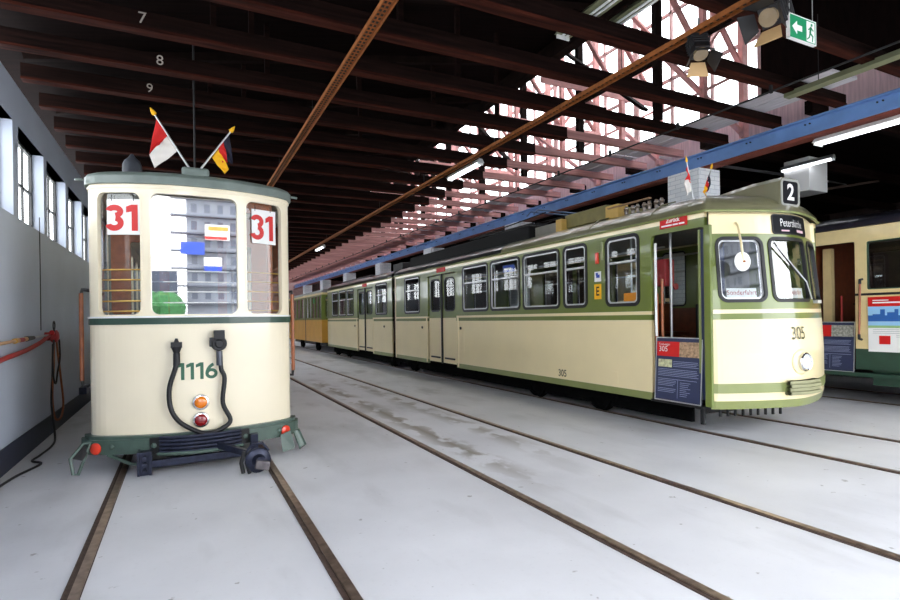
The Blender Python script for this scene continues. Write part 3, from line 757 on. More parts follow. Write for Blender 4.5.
# hand rails on both sides of the body
for x, yy in ((-1.0,7.2),(-.985,8.2),(1.275,7.15),(1.275,8.2)):
    s = -1 if x < 0 else 1; xb = cx1+s*1.055
    hr = MB().cyl((x,yy,.95), (x,yy,1.92), .022, n=12).build('hand_rail', WOODB, T1, smooth=True)
    MB().tube([(xb,yy,1.95),(x-s*.01,yy,1.96),(x,yy,1.9)], .02, 8).tube([(xb,yy,.9),(x-s*.01,yy,.89),(x,yy,.97)], .02, 8).build('rail_bracket', BLACK, hr, smooth=True)

# route boards 31
for k, (x0, x1, z0, z1) in enumerate(((-.755,-.375,2.53,2.91),(.70,1.03,2.50,2.90))):
    u0, u1 = uL(x0), uL(x1)
    r = panel(MB(), offs(M1,-.008), u0, u1, z0, z1, t=.01, du=.05).build('route_board', WHITE)
    tag(r, ('left' if k == 0 else 'right')+' white route board with red 31 hanging in the '+('left' if k == 0 else 'right')+' front window of tram 1116', 'route board', 'route boards 31')
    w = u1-u0
    digits('31', (z1-z0)*.74, w*.46, w*.06, lambda x, z, n, a=(u0+u1)/2, b=(z0+z1)/2-.01: M1(a+x, b+z, -.008+n), RED, r, 'numeral', .33)
    mb = MB()
    for f in (.25,.8): a = M1(u0+w*f, z1, -.006); mb.tube([a+V((0,0,-.02)), a+V((0,-.006,.02)), a+V((0,.0,.05))], .004, 6)
    mb.build('hook', DARK, r)

# ------------------------------------------------------------------ flags
def flag(base, tip, cloths, label, rp=.012):
    base, tip = V(base), V(tip)
    t = thing('hand_flag', base, label, 'flag')
    MB().cyl(base, tip, rp, rp*.8, 10).build('pole', ALU, t, smooth=True)
    d = (tip-base).normalized()
    MB().lathe(tip, d, [(0,rp*1.1),(.015,rp*2.2),(.05,rp*1.6),(.09,rp*.3)], 12).build('finial', FLAGY, t, smooth=True)
    for nm, quad, m in cloths:
        # quad given as four corners, draped with folds
        a, b, c_, e_ = [V(q) for q in quad]; n = 14; vs = []; fs = []
        for i in range(n+1):
            for j in range(n+1):
                u, v = i/n, j/n
                p = a*(1-u)*(1-v)+b*u*(1-v)+c_*u*v+e_*(1-u)*v
                p = p+V((0, .022*math.sin(u*7+v*5)*min(1, u*3), 0)); vs.append(p)
        for i in range(n):
            for j in range(n): k = i*(n+1)+j; fs.append((k, k+1, k+n+2, k+n+1))
        o = MB().add(vs, fs).build(nm, m, t, smooth=True)
        s = o.modifiers.new('thickness', 'SOLIDIFY'); s.thickness = .004
    return t
Yf = 6.78
B1 = (.11, 6.76, 3.29)
flag(B1, (-.24,Yf,3.87), [('red_stripe', ((-.225,Yf,3.84),(-.30,Yf,3.43),(-.20,Yf,3.55),(-.12,Yf,3.66)), FLAGR), ('white_stripe', ((-.12,Yf,3.66),(-.30,Yf,3.43),(-.25,Yf,3.28),(-.02,Yf,3.50)), FLAGW)],
     'red and white flag leaning left on the roof of tram 1116')
B2 = (.19, 6.76, 3.29)
flag(B2, (0.530,Yf,3.79), [('black_stripe', ((0.515,Yf,3.79),(0.555,Yf,3.42),(0.495,Yf,3.44),(0.455,Yf,3.68)), FLAGK), ('red_stripe', ((0.455,Yf,3.68),(0.500,Yf,3.44),(0.440,Yf,3.42),(0.400,Yf,3.58)), FLAGR), ('gold_stripe', ((0.400,Yf,3.58),(0.510,Yf,3.36),(0.465,Yf,3.29),(0.330,Yf,3.47)), FLAGY)],
     'black red and gold flag leaning right on the roof of tram 1116')

# ------------------------------------------------------------------ tram 305
T5 = thing('articulated_tram', (7.13, 14, 0), 'long olive green and cream articulated tram numbered 305 with open front door', 'tram')
XC = 7.13; XL = 5.95; XR = 8.31
half = []
for k in range(0, 12):
    a = 1.18*k/12; half.append((a, 4.25+.30*a**1.55))
npts = [(XL,6.2),(XL,4.85),(XL,4.66)]+[(XC-a, y) for a, y in reversed(half)]+[(XC+a, y) for a, y in half[1:]]+[(XR,4.66),(XR,4.85),(XR,6.2)]
PN = Path(npts, 3)
lean = lambda z: (-.02 if z < 1.3 else -.02+.16*((z-1.3)/1.6)) + (.05*((.62-z)/.25)**2 if z < .62 else 0)
MN = pmap(PN, lean, XC, .045)
ud = PN.c-(6.2-4.725)                        # u where the nose meets the door jamb
nx = lambda x: PN.ux(x)
SL = lambda u, z, n=0.: V((XL-n, u, z))
SR = lambda u, z, n=0.: V((XR+n, u, z))
cabL = H(nx(6.07), nx(6.64), 1.76, 2.56, .1); wsh = H(nx(6.75), nx(7.48), 1.76, 2.56, .09); cabR = H(nx(7.63), nx(8.2), 1.76, 2.56, .1)
LEAN_STEPS = [(.395,.50,OLIVE_L,'skirt_stripe'),(.50,.60,CREAM5,'apron'),(.60,.72,OLIVE_L,'bumper_stripe'),(.72,1.1,CREAM5,'lower_panel'),(1.1,1.525,CREAM5,'lower_panel'),(1.525,1.60,OLIVE,'belt_stripe'),(1.60,1.65,CREAM5,'belt_line')]
for z0, z1, m, nm in LEAN_STEPS:
    k = .012 if nm == 'bumper_stripe' else 0
    panel(MB(), offs(MN,k), -ud, ud, z0, z1, t=.04, du=.06).build('nose_'+nm, m, T5, smooth=True)
mb = MB()
for a, b in ((1.65,1.9),(1.9,2.2),(2.2,2.5),(2.5,2.62)): panel(mb, MN, -ud, ud, a, b, [cabL, wsh, cabR], t=.05, du=.06)
mb.build('nose_window_wall', OLIVE, T5, smooth=True, weld=True)
panel(MB(), MN, -ud, ud, 2.62, 2.9, t=.05, du=.06).build('nose_brow', CREAM5, T5, smooth=True)
for h in (cabL, wsh, cabR):
    ring(MB(), MN, h, .02, .022, -.03, .012).build('window_gasket', BLACK, T5, smooth=True)
    glaze(MB(), MN, h, -.02).build('window_pane', GLASSN, T5)
hi = (cabL[0]+.03, cabL[1]-.03, 1.79, 2.53, .08); ring(MB(), MN, hi, .012, .012, -.045, -.015).build('inner_trim', ALU, T5)
# side windows of the front section (u = Y)
W = [H(5.83,6.50,1.75,2.78,.09), H(6.96,7.55,1.75,2.78,.09), H(7.68,8.80,1.75,2.78,.09), H(8.93,10.04,1.75,2.78,.09), H(10.16,11.33,1.75,2.78,.09), H(13.93,15.05,1.75,2.78,.09)]
door = H(4.725,5.60,.44,2.71,.06); dd = H(11.68,13.36,.44,2.72,.05)
RW = [H(16.62,17.75,1.75,2.78,.09), H(20.42,21.35,1.75,2.78,.09), H(21.52,22.55,1.75,2.78,.09), H(22.75,23.75,1.75,2.78,.09)]
rd = H(18.1,19.9,.44,2.72,.05)
STEPS = [(.395,.50,OLIVE_L,'skirt_stripe'),(.50,1.525,CREAM5,'lower_panel'),(1.525,1.60,OLIVE,'belt_stripe'),(1.60,1.65,CREAM5,'belt_line'),(1.65,2.83,OLIVE,'window_wall'),(2.83,2.9,CREAM5,'cornice_stripe')]
JT = 15.85
def side(S, y0, y1, holes, name):
    cuts = sorted([h for h in holes if h[2] < 1])
    for z0, z1, m, nm in STEPS:
        if z1 < 1.7:
            a = y0
            for h in cuts+[(y1, y1)]:
                if h[0]-a > .02: panel(MB(), S, a, h[0], z0, z1, t=.05, du=2.).build(name+nm, m, T5)
                a = h[1]
        else: panel(MB(), S, y0, y1, z0, z1, holes, t=.05, du=2.).build(name+nm, m, T5)
    for h in holes:
        if h[2] > 1:
            ring(MB(), S, h, .03, .02, -.04, .012).build('window_gasket', BLACK, T5)
            g = (h[0]+.035, h[1]-.035, h[2]+.035, h[3]-.035, .07)
            f = MB(); ring(f, S, g, .018, .006, -.012, .006); zb = 2.40
            f.box(min(S(0,0,-.02).x,S(0,0,.006).x), max(S(0,0,-.02).x,S(0,0,.006).x), g[0], g[1], zb-.015, zb+.015)
            f.build('sash_frame', ALU, T5); glaze(MB(), S, h, -.03).build('window_pane', GLASS, T5)
side(SL, 4.725, JT, W+[door, dd], 'side_')
side(SR, 4.725, JT, W+[H(11.9,13.0,1.75,2.78,.09)], 'side_')
side(SL, JT+.3, 24.4, RW+[rd], 'rear_side_'); side(SR, JT+.3, 24.4, RW+[H(18.3,19.6,1.75,2.78,.09)], 'rear_side_')
# tail end
tp = [(XR,24.3),(XR,24.8),(XC+.6,25.15),(XC,25.2),(XC-.6,25.15),(XL,24.8),(XL,24.3)]
PT = Path(tp, 2); MT = pmap(PT)
for z0, z1, m, nm in STEPS: panel(MB(), MT, -PT.c, PT.c, z0, z1, [H(-.5,.5,1.75,2.6,.08)], t=.04, du=.1).build('tail_'+nm, m, T5, smooth=True)
# double doors
def leaf(y0, y1):
    d_ = panel(MB(), offs(SL,-.03), y0+.01, y1-.01, .46, 1.6, t=.035, du=3).build('door_leaf', CREAM5, T5)
    hh = H(y0+.14, y1-.14, 1.78, 2.6, .12)
    panel(MB(), offs(SL,-.03), y0+.01, y1-.01, 1.6, 2.7, [hh], t=.035, du=3).build('upper_panel', OLIVE, d_)
    ring(MB(), offs(SL,-.03), hh, .02, .02, -.02, .01).build('gasket', BLACK, d_); glaze(MB(), offs(SL,-.03), hh, -.02).build('pane', GLASS, d_)
    MB().box(XL+.005, XL+.035, y0+.15, y1-.15, .56, .6).build('foot_grille', BLACK, d_)
for a, b in ((11.68,12.52),(12.52,13.36),(18.1,19.0),(19.0,19.9)): leaf(a, b)
for y_ in (12.52, 19.0): MB().box(XL-.008, XL+.03, y_-.025, y_+.025, .44, 2.72).build('door_seal', BLACK, T5)
for y_ in (11.6, 13.45, 18.02, 20.0): MB().box(XL-.012, XL+.02, y_-.03, y_+.03, .42, 1.6).build('door_pillar', CREAM5, T5)
# joint
mb = MB()
for k in range(4): mb.box(XL+.06+.02*(k%2), XR-.06-.02*(k%2), JT+.075*k, JT+.075*(k+1), .5, 3.1)
mb.build('bellows', BLACK, T5)
MB().box(XL-.01, XL+.03, JT-.06, JT+.0, .4, 2.9).build('joint_trim', CREAM5, T5)
# roofs
fr_per = [(XL-.03, JT-(JT-6.2)*i/20) for i in range(20)]
N = 140
fr_per += [(PN.at(-PN.c+2*PN.c*i/N)[0][0]+PN.at(-PN.c+2*PN.c*i/N)[1][0]*.03, PN.at(-PN.c+2*PN.c*i/N)[0][1]+PN.at(-PN.c+2*PN.c*i/N)[1][1]*.03+.1*max(0,-PN.at(-PN.c+2*PN.c*i/N)[1][1]*1.3-.2)) for i in range(N+1)]
fr_per += [(XR+.03, 6.2+(JT-6.2)*i/20) for i in range(1, 21)]
mb = MB(); roof_loft(mb, [p for p in fr_per if p[1] < 9.61], XC, 5.5, 40, 2.9, .36, 2.2); mb.build('front_roof', ROOF5, T5, smooth=True)
mb = MB(); roof_loft(mb, [(XL-.03,y_) for y_ in (JT,12.5,9.6)], XC, 0, 60, 2.9, .36, 2.2); mb.build('roof', ROOF5B, T5, smooth=True)
mb = MB(); roof_loft(mb, [(XR+.03,y_) for y_ in (JT,12.5,9.6)], XC, 0, 60, 2.9, .36, 2.2); mb.build('roof', ROOF5B, T5, smooth=True)
per = [(XL-.03,JT+.3)]+[(XL-.03,20.),(XL-.03,24.3)]; 
mb = MB(); roof_loft(mb, per, XC, 0, 60, 2.9, .36, 2.2); mb.build('rear_roof', ROOF5B, T5, smooth=True)
mb = MB(); roof_loft(mb, [(XR+.03,JT+.3),(XR+.03,20.),(XR+.03,24.3)], XC, 0, 60, 2.9, .36, 2.2); mb.build('rear_roof', ROOF5B, T5, smooth=True)
tper = [(PT.at(-PT.c+2*PT.c*i/40)[0][0], PT.at(-PT.c+2*PT.c*i/40)[0][1]) for i in range(41)]
mb = MB(); roof_loft(mb, tper, XC, 0, 24.3, 2.9, .36, 2.2); mb.build('rear_roof', ROOF5B, T5, smooth=True)
MB().tube([(x,y_,2.905) for x, y_ in fr_per], .018, 8).build('roof_gutter', OLIVE_L, T5, smooth=True)
MB().tube([(XL-.03,JT+.3,2.905),(XL-.03,24.4,2.905)], .018, 8).build('roof_gutter', OLIVE_L, T5)
for y_ in (5.6, 6.9): MB().tube([(XL-.03+.0,y_,2.93),(XL+.03,y_,3.03),(XL+.22,y_,3.16),(XL+.5,y_,3.235)], .012, 6).build('roof_seam', ROOF5, T5)
# route number box
bx0, bx1, by = 6.95, 7.36, 4.38
RB = MB().prism([(bx0,by,2.98),(bx1,by,2.98),(bx1,by,3.31),(bx1-.05,by,3.36),(bx0+.05,by,3.36),(bx0,by,3.31)], (0,.4,0))
prof = lambda y_, z: [(bx0-.0,y_,3.0),(bx1,y_,3.0),(bx1,y_,z-.05),(bx1-.05,y_,z),(bx0+.05,y_,z),(bx0,y_,z-.05)]
a_ = prof(by+.4, 3.36); b_ = prof(by+1.9, 3.24); RB.add(a_+b_, [(0,1,7,6),(1,2,8,7),(2,3,9,8),(3,4,10,9),(4,5,11,10),(5,0,6,11),(6,7,8,9,10,11)])
RB = RB.build('route_box', ROOF5, T5)
MN2 = lambda u, z, n=0.: V((u, by-n, z))
rbw = H(bx0+.03, bx1-.03, 3.01, 3.33, .05)
ring(MB(), MN2, rbw, .012, .02, 0, .01).build('frame', mat('grey rubber trim', (150,152,146), .5), RB); glaze(MB(), MN2, rbw, .004).build('black_panel', DNAVY, RB)
text('2', .29, lambda x, z, n: MN2(7.155+x, 3.165+z, n), WHITE, RB, 'numeral', .012, .008, 1.05)
# destination display
ds = H(nx(6.83), nx(7.59), 2.63, 2.865, .03); u0 = (ds[0]+ds[1])/2
D = glaze(MB(), MN, ds, .012).build('destination_display', DNAVY, T5); ring(MB(), MN, ds, .0, .012, 0, .016).build('frame', BLACK, D)
text('Peterskirche', .15, lambda x, z, n: MN(u0-.02+x, 2.765+z, .014+n), WHITE, D, 'lettering', .002, -.001, .66)
MB().add([MN(a, z, .017) for z in (2.655,2.675) for a in (u0-.26,u0-.12)], [(0,1,3,2)]).add([MN(a, z, .017) for z in (2.655,2.69) for a in (u0+.06,u0+.27)], [(0,1,3,2)]).build('small_print', mat('pinkish print', (214,180,190), .5), D)
text('305', .235, lambda x, z, n: MN(-.06+x, 1.33+z, n), mat('olive grey numeral paint', (88,88,62), .4), T5, 'fleet_number', .004, .001, .72)
text('305', .17, lambda x, z, n: SL(7.62-x, .60+z, n), mat('dark numeral paint', (60,62,44), .4), T5, 'fleet_number', .006, .002, .9)
# headlight and bumper block
c0 = MN(.0, .97, .0)
MB().lathe(c0+V((-.02,.06,0)), (-.05,-1,0), [(0,.165),(.06,.165),(.075,.15),(.08,.12)], 30).build('headlight_surround', CREAM5, T5, smooth=True)
hl = MB().lathe(c0, (0,-1,0), [(0,.12),(.05,.12),(.065,.108),(.06,.098)], 30).build('headlight', CHROME, T5, smooth=True)
MB().lathe(c0+V((0,-.045,0)), (0,-1,0), [(0,.1),(.02,.09),(.035,.06),(.042,0)], 30).build('lens', mat('milky lens', (214,222,232), .12, coat=1, var=.08, scale=30), hl, smooth=True)
mb = MB()
for k, z in enumerate((.57,.615,.66,.705)): panel(mb, offs(MN,.10-(.015 if k%2 else 0)), -.3, .3, z, z+.035, t=.1, du=.06)
panel(mb, offs(MN,.07), -.29, .29, .56, .74, t=.07, du=.06)
mb.build('bumper_block', mat('khaki rubber', (142,142,108), .6), T5)
MB().box(XL-.014, XL+.03, 4.635, 4.735, .42, 2.72).build('door_pillar', OLIVE, T5, bevel=.008)
# comb under the nose
mb = MB()
for k in range(9): mb.box(6.2+k*.105, 6.225+k*.105, 4.72-.035*k*.9, 4.745-.035*k*.9, .27, .40)
mb.bar((6.15,4.76,.39), (7.1,4.46,.39), .04, .04); mb.build('life_guard_comb', DARK, T5)
MB().box(6.05,6.09,4.85,4.9,.16,.44).box(6.1,8.1,4.85,4.9,.3,.4).build('life_guard_frame', DARK, T5)
# wiper
MB().tube([MN(nx(7.47),1.78,.03), MN(nx(7.3),2.0,.05), MN(nx(6.84),2.45,.03)], .008, 6).build('wiper_arm', ALU, T5)
MB().tube([MN(nx(7.2),2.05,.028), MN(nx(6.8),2.5,.028)], .009, 6).build('wiper_blade', BLACK, T5)
MB().box(7.42, 7.5, 4.2, 4.26, 1.72, 1.76).build('wiper_pivot', ALU, T5)
# round mirror
mc = V((6.17,4.35,2.235))
mr = MB().tube([MN(nx(6.33),2.76,.0), MN(nx(6.32),2.72,.06), mc+V((-.04,.0,.22)), mc+V((0,0,0))], .014, 8).build('mirror_arm', CREAM5, T5, smooth=True)
MB().lathe(mc+V((0,.03,0)), (-.2,-1,0), [(0,.06),(.012,.118),(.022,.118),(.03,.06),(.034,0)], 30).build('mirror', WHITE, mr, smooth=True)
MB().cyl(mc+V((0,-.0,0)), mc+V((-.004,-.02,0)), .014, n=10).build('mirror_boss', ORCH, mr)
# side stickers, signs, vents
def decal(y0, y1, z0, z1, m, nm, par=T5, n=.004): return MB().box(XL-n, XL+.001, y0, y1, z0, z1).build(nm, m, par)
e_ = decal(6.62, 6.78, 1.86, 2.1, YEL, 'yellow_sticker'); text('E', .2, lambda x, z, n: SL(6.70-x, 1.98+z, .004+n), BLACK, e_, 'letter', .002, .004, .8)
w_ = decal(6.62, 6.77, 2.14, 2.3, WHITE, 'white_sticker'); MB().box(XL-.006, XL-.003, 6.65, 6.73, 2.2, 2.25).box(XL-.006, XL-.003, 6.69, 6.74, 2.24, 2.28).build('blue_symbol', BLUE, w_)
MB().box(XL-.03, XL, 6.66, 6.73, 2.42, 2.6).build('red_signal_lamp', REDGLOW, T5, bevel=.012)
MB().box(XL-.05, XL, 6.53, 6.57, 2.47, 2.76).build('side_lamp', OLIVE_L, T5, bevel=.012)
zs = decal(4.98, 5.42, 2.775, 2.905, RED, 'red_notice', n=.02)
text('Zurück', .075, lambda x, z, n: SL(5.20-x, 2.865+z, .02+n), WHITE, zs, 'lettering', .002, .002, 1.)
for a, b in ((5.01,5.1),(5.115,5.2),(5.215,5.39)): MB().box(XL-.022, XL-.019, a, b, 2.795, 2.815).build('white_print', WHITE, zs)
for y_ in (12.52, 19.0): decal(y_-.25, y_+.25, 2.775, 2.88, RED, 'red_notice', n=.016)
og = MB().box(XL+.04, XL+.045, 5.9, 6.18, 1.79, 1.93).build('orange_notice', ORG, T5)
bs = MB().box(XL+.05, XL+.055, 9.18, 9.62, 2.52, 2.66).build('blue_route_notice', BLUE, T5); MB().box(XL+.046, XL+.05, 9.3, 9.58, 2.57, 2.61).build('print', WHITE, bs)
MB().box(XL-.004, XL, 6.28, 6.4, .56, .74).build('access_flap', CREAM5, T5, bevel=.001)
for y_ in (11.45, 13.75, 16.9, 20.25): MB().cyl((XL,y_,1.35), (XL-.02,y_,1.35), .035, n=14).build('door_button', BLACK, T5)
MB().box(XL-.004, XL, 11.3, 11.33, .75, 1.45).build('hinge_strip', CREAM5, T5)
# inside of 305
MB().box(XL-.05, XL+.7, 4.74, 5.59, .39, .42).build('step_plate', DARK, T5)
MB().box(XL+.7, XR-.06, 5.7, JT, .84, .88).build('floor_board', DARK, T5); MB().box(XL+.06, XL+.7, 5.75, 11.6, .84, .88).build('floor_board', DARK, T5)
MB().box(XL+.35, XR-.06, 4.9, 5.75, .66, .7).build('step_tread', DARK, T5)
MB().box(XL+.06, XR-.06, JT+.3, 24.4, .84, .88).build('floor_board', DARK, T5)
MB().box(XL+.06, XR-.06, 5.0, JT, 2.86, 2.88).build('ceiling_lining', GREYIN, T5); MB().box(XL+.06, XR-.06, JT+.3, 24.4, 2.86, 2.88).build('ceiling_lining', GREYIN, T5)
MB().box(XR-.09, XR-.06, 5.8, JT, .88, 1.72).build('inner_lining', WOODD, T5)
MB().box(XC-.15, XC+.1, 4.75, 5.0, .7, 1.6).box(XC-.5, XC+.5, 4.55, 4.8, 1.3, 1.62).build('driver_desk', GREYIN, T5)
MB().box(XC+.1, XR-.06, 5.72, 5.76, .7, 2.86).build('cab_partition', GREYIN, T5)
MB().box(XC-.35, XC+.05, 5.15, 5.55, 1.1, 1.2).box(XC-.35, XC+.05, 5.5, 5.56, 1.2, 1.75).build('driver_seat', BLACK, T5, bevel=.02)
MB().box(XL+.42, XL+.62, 5.74, 5.96, 2.02, 2.42).build('ticket_machine', mat('dark red enamel', (150,26,34), .4, coat=.3), T5, bevel=.01)
MB().cyl((XL+.5,5.7,.7), (XL+.5,5.7,2.86), .02, n=12).build('hand_pole', ALU, T5, smooth=True)
MB().tube([(XL+.12,5.5,.8),(XL+.1,5.5,1.2),(XL+.1,5.5,2.1)], .02, 10).build('door_handle', WOODB, T5, smooth=True)
MB().tube([(XL+.05,5.56,1.3),(XL+.02,5.54,1.5),(XL+.02,5.54,2.6)], .018, 10).build('door_pole', WHITE, T5, smooth=True)
MB().box(XL+.02, XL+.42, 4.76, 4.80, .5, 2.68).build('folded_door', NAVY, T5); MB().box(XL+.0, XL+.04, 4.80, 4.825, .5, 2.68).build('door_edge', OLIVE_L, T5)
MB().box(XL+.04, XL+.08, 5.55, 5.58, .5, 1.9).build('wooden_jamb', WOODB, T5)
MB().cyl((XL+.7,5.8,2.02), (XL+.7,5.78,2.02), .05, n=12).build('round_knob', mat('dark red enamel', (150,26,34)), T5)
seat0 = None
def seat(x, y_):
    s = MB().box(x, x+.42, y_, y_+.42, 1.26, 1.31).box(x, x+.42, y_+.4, y_+.45, 1.3, 1.8).box(x+.18, x+.24, y_+.18, y_+.26, .88, 1.26).build('passenger_seat', WOODD, T5, bevel=.012)
    return s
for k in range(7):
    for x in (XL+.12, XR-.95): seat(x, 6.5+k*.72)
for y_ in (14.0, 14.8, 16.6, 20.6, 21.6, 22.6):
    seat(XR-.6, y_); seat(XL+.12, y_)
for y_ in (6.6, 7.15, 8.4, 9.6, 10.9, 13.6, 14.6): MB().cyl((XL+.62,y_,.88), (XL+.62,y_,2.86), .017, n=10).build('hand_pole', ALU, T5, smooth=True)
MB().box(XL+.58, XL+.66, 6.1, 6.3, 2.28, 2.44).build('ticket_punch', WHITE, T5)
for x in (XL+.6, XR-.6): MB().cyl((x,5.9,2.62), (x,15.6,2.62), .015, n=8).build('ceiling_rail', ALU, T5)
# underneath
for a, b in ((5.3,15.7),(16.3,24.6)): MB().box(XL+.25, XR-.25, a, b, .42, .8).build('underframe', UNDERSHADE, T5)
for y_ in (7.0, 8.8, 15.1, 16.9, 22.2, 24.0): wheelset(6.325, 7.845, y_, .31, T5)
for y_ in (7.9, 16.0, 23.1):
    MB().box(6.2, 6.28, y_-1.3, y_+1.3, .22, .38).box(7.96, 8.04, y_-1.3, y_+1.3, .22, .38).box(6.3, 7.9, y_-.2, y_+.2, .3, .45).build('bogie_frame', UNDERSHADE, T5)
MB().bar((XC,25.1,.5), (XC,25.9,.5), .1, .1).build('rear_coupler', DARK, T5)
for a, b in ((5.2,15.7),(16.3,24.7)): MB().box(XL+.3, XL+.36, a, b, .12, .42).build('side_valance', UNDERSHADE, T5)  # black strips added to stand in for the shadow under the tram
# roof equipment
MB().box(6.2, 8.06, 8.95, 15.2, 3.1, 3.42).build('resistor_box', mat('black resistor casing', (12,12,14), .6, spec=.2), T5, bevel=.02)
MB().box(6.5, 7.7, 16.6, 17.5, 3.2, 3.45).build('resistor_box', BLACK, T5, bevel=.02); MB().box(6.5, 7.7, 20.0, 24.0, 3.2, 3.3).build('roof_cover', BLACK, T5, bevel=.02)
MB().box(6.32, 6.5, 8.2, 8.9, 3.1, 3.36).build('fuse_box', GREYIN, T5); MB().box(6.3, 6.46, 8.05, 8.22, 3.12, 3.4).build('yellow_insulator_box', mat('ochre enamel', (196,160,84), .5), T5, bevel=.01)
MB().box(6.42, 7.5, 7.0, 8.1, 3.22, 3.47).build('roof_duct', mat('olive duct paint', (120,112,64), .5, var=.15), T5, bevel=.02); MB().box(6.38, 6.6, 6.68, 6.98, 3.2, 3.42).build('yellow_insulator_box', mat('ochre enamel', (196,160,84)), T5, bevel=.01)
MB().box(6.35, 6.4, 6.0, 6.9, 3.36, 3.38).build('walkway_strip', mat('brown walkway strip', (140,110,80), .6), T5)
mb = MB()
for k in range(7): mb.lathe((6.45+.02*(k%2), 5.85+.12*k, 3.22), (0,0,1), [(0,.03),(.05,.03),(.06,.045),(.07,.03),(.09,.045),(.1,.03),(.13,.02)], 12)
mb.build('insulators', mat('brown porcelain', (120,104,90), .2, coat=1), T5, smooth=True)
pg = MB().box(6.6, 7.7, 9.3, 9.36, 3.5, 3.54).box(6.6, 7.7, 11.2, 11.26, 3.5, 3.54).box(6.6, 6.66, 9.3, 11.26, 3.5, 3.54).box(7.64, 7.7, 9.3, 11.26, 3.5, 3.54)
for x in (6.63,7.67):
    for y_ in (9.33,11.23): pg.cyl((x,y_,3.4), (x,y_,3.52), .04, n=10)
pg = pg.build('pantograph_base', DARK, T5)
MB().tube([(6.63,9.4,3.56),(6.75,12.4,3.62)], .018, 8).tube([(7.67,9.4,3.56),(7.5,12.4,3.62)], .018, 8).tube([(6.75,12.4,3.62),(6.8,9.2,3.76)], .014, 8).tube([(7.5,12.4,3.62),(7.45,9.2,3.76)], .014, 8).tube([(6.75,12.4,3.62),(7.45,9.2,3.76)], .01, 6).build('pantograph_arms', DARK, pg, smooth=True)
MB().tube([(6.5,9.2,3.7),(6.6,9.2,3.8),(7.6,9.2,3.8),(7.7,9.2,3.7)], .016, 8).tube([(6.5,9.45,3.7),(6.6,9.45,3.8),(7.6,9.45,3.8),(7.7,9.45,3.7)], .016, 8).build('contact_head', mat('blue grey metal', (90,110,140), .4, metal=.6), pg, smooth=True)
# small flags on 305
Y3 = 5.15
flag((6.28,Y3,3.14), (6.16,Y3,3.66), [('red_stripe', ((6.17,Y3,3.62),(6.13,Y3,3.42),(6.20,Y3,3.38),(6.22,Y3,3.42)), FLAGR), ('white_stripe', ((6.22,Y3,3.42),(6.13,Y3,3.42),(6.13,Y3,3.20),(6.24,Y3,3.28)), FLAGW)], 'small red and white flag on the front roof of tram 305', .008)
flag((6.5,Y3,3.18), (6.64,Y3,3.62), [('black_stripe', ((6.63,Y3,3.6),(6.58,Y3,3.3),(6.55,Y3,3.32),(6.57,Y3,3.5)), FLAGK), ('red_stripe', ((6.57,Y3,3.5),(6.55,Y3,3.32),(6.52,Y3,3.28),(6.53,Y3,3.42)), FLAGR), ('gold_stripe', ((6.53,Y3,3.42),(6.53,Y3,3.28),(6.5,Y3,3.22),(6.49,Y3,3.34)), FLAGY)], 'small black red and gold flag on the front roof of tram 305', .008)
# window placards of 305
for h, w0, lab in ((cabL, .06, 'white placard with red print Sonderfahrt behind the side cab window of tram 305'), (wsh, .2, 'white placard with faint red print behind the windscreen of tram 305')):
    a, b = h[0]+w0*.9, h[1]-(.06 if w0 < .1 else .1)
    o = MB(); panel(o, offs(MN,-.028), a, b, 1.79, 1.92, t=.004, du=.05); o = tag(o.build('window_placard', WHITE), lab, 'placard')
    text('Sonderfahrt', .088, lambda x, z, n, m_=(a+b)/2: MN(m_+x, 1.862+z, -.028+n), mat('brownish red print', (176,60,50), .5), o, 'lettering', .002, 0, .95 if w0 < .1 else .62)

# ------------------------------------------------------------------ information boards
def board(c, w, h, tilt, num, label, photo):
    """stands upright in a doorway, facing the middle track (-X)"""
    t = thing('information_board', c, label, 'information board'); c = V(c)
    F = lambda x, z, n: c+V((math.sin(tilt)*z-math.cos(tilt)*n, -x, math.cos(tilt)*z+math.sin(tilt)*n))
    def slab(x0, x1, z0, z1, n0, n1, nm, m, par=t):
        return MB().add([F(x,z,n) for x in (x0,x1) for z in (z0,z1) for n in (n0,n1)], [(0,1,3,2),(4,6,7,5),(0,4,5,1),(2,3,7,6),(0,2,6,4),(1,5,7,3)]).build(nm, m, par)
    slab(-w/2, w/2, 0, h, -.012, 0, 'panel', NAVY)
    for a, b, c_, d in ((-w/2,w/2,0,.014),(-w/2,w/2,h-.014,h),(-w/2,-w/2+.012,0,h),(w/2-.012,w/2,0,h)): slab(a, b, c_, d, 0, .006, 'frame', ALU)
    r = slab(-w/2+.02, w/2-.02, h-.3*h, h-.07*h, 0, .003, 'red_header', RED)
    text('Triebwagen', .045, lambda x, z, n: F(-w/2+.05+x, h*.885+z, .003+n), WHITE, r, 'title', .001, 0, .9, 'LEFT')
    text(num, .105, lambda x, z, n: F(-w/2+.05+x, h*.81+z, .003+n), WHITE, r, 'number', .001, 0, 1., 'LEFT')
    p = slab(.02, w/2-.02, h-.3*h, h-.07*h, .003, .005, 'photo', mat('sepia photo '+num, photo, .6, var=.5, scale=28), r)
    slab(-w/2+.05, -w/2+.28, h*.53, h*.65, 0, .003, 'small_photo', mat('small photo '+num, (190,190,150), .6, var=.4, scale=30))
    for k in range(20):
        z = h*.62-k*.022 if True else 0
        if z < h*.05: break
        x0 = -w/2+.3 if z > h*.52 else -w/2+.05
        x1 = w/2-.05 if z > h*.34 else -.02
        if k % 6 == 4: continue
        slab(x0, x1-random.random()*.06, z, z+.006, 0, .0015, 'text_line', TXTG)
    for k in range(8): slab(.04, .04+.1+random.random()*.07, h*.30-k*.025, h*.30-k*.025+.006, 0, .0015, 'text_line', TXTG)
    slab(.0, .004, h*.06, h*.34, 0, .0015, 'divider', TXTG)
    return t
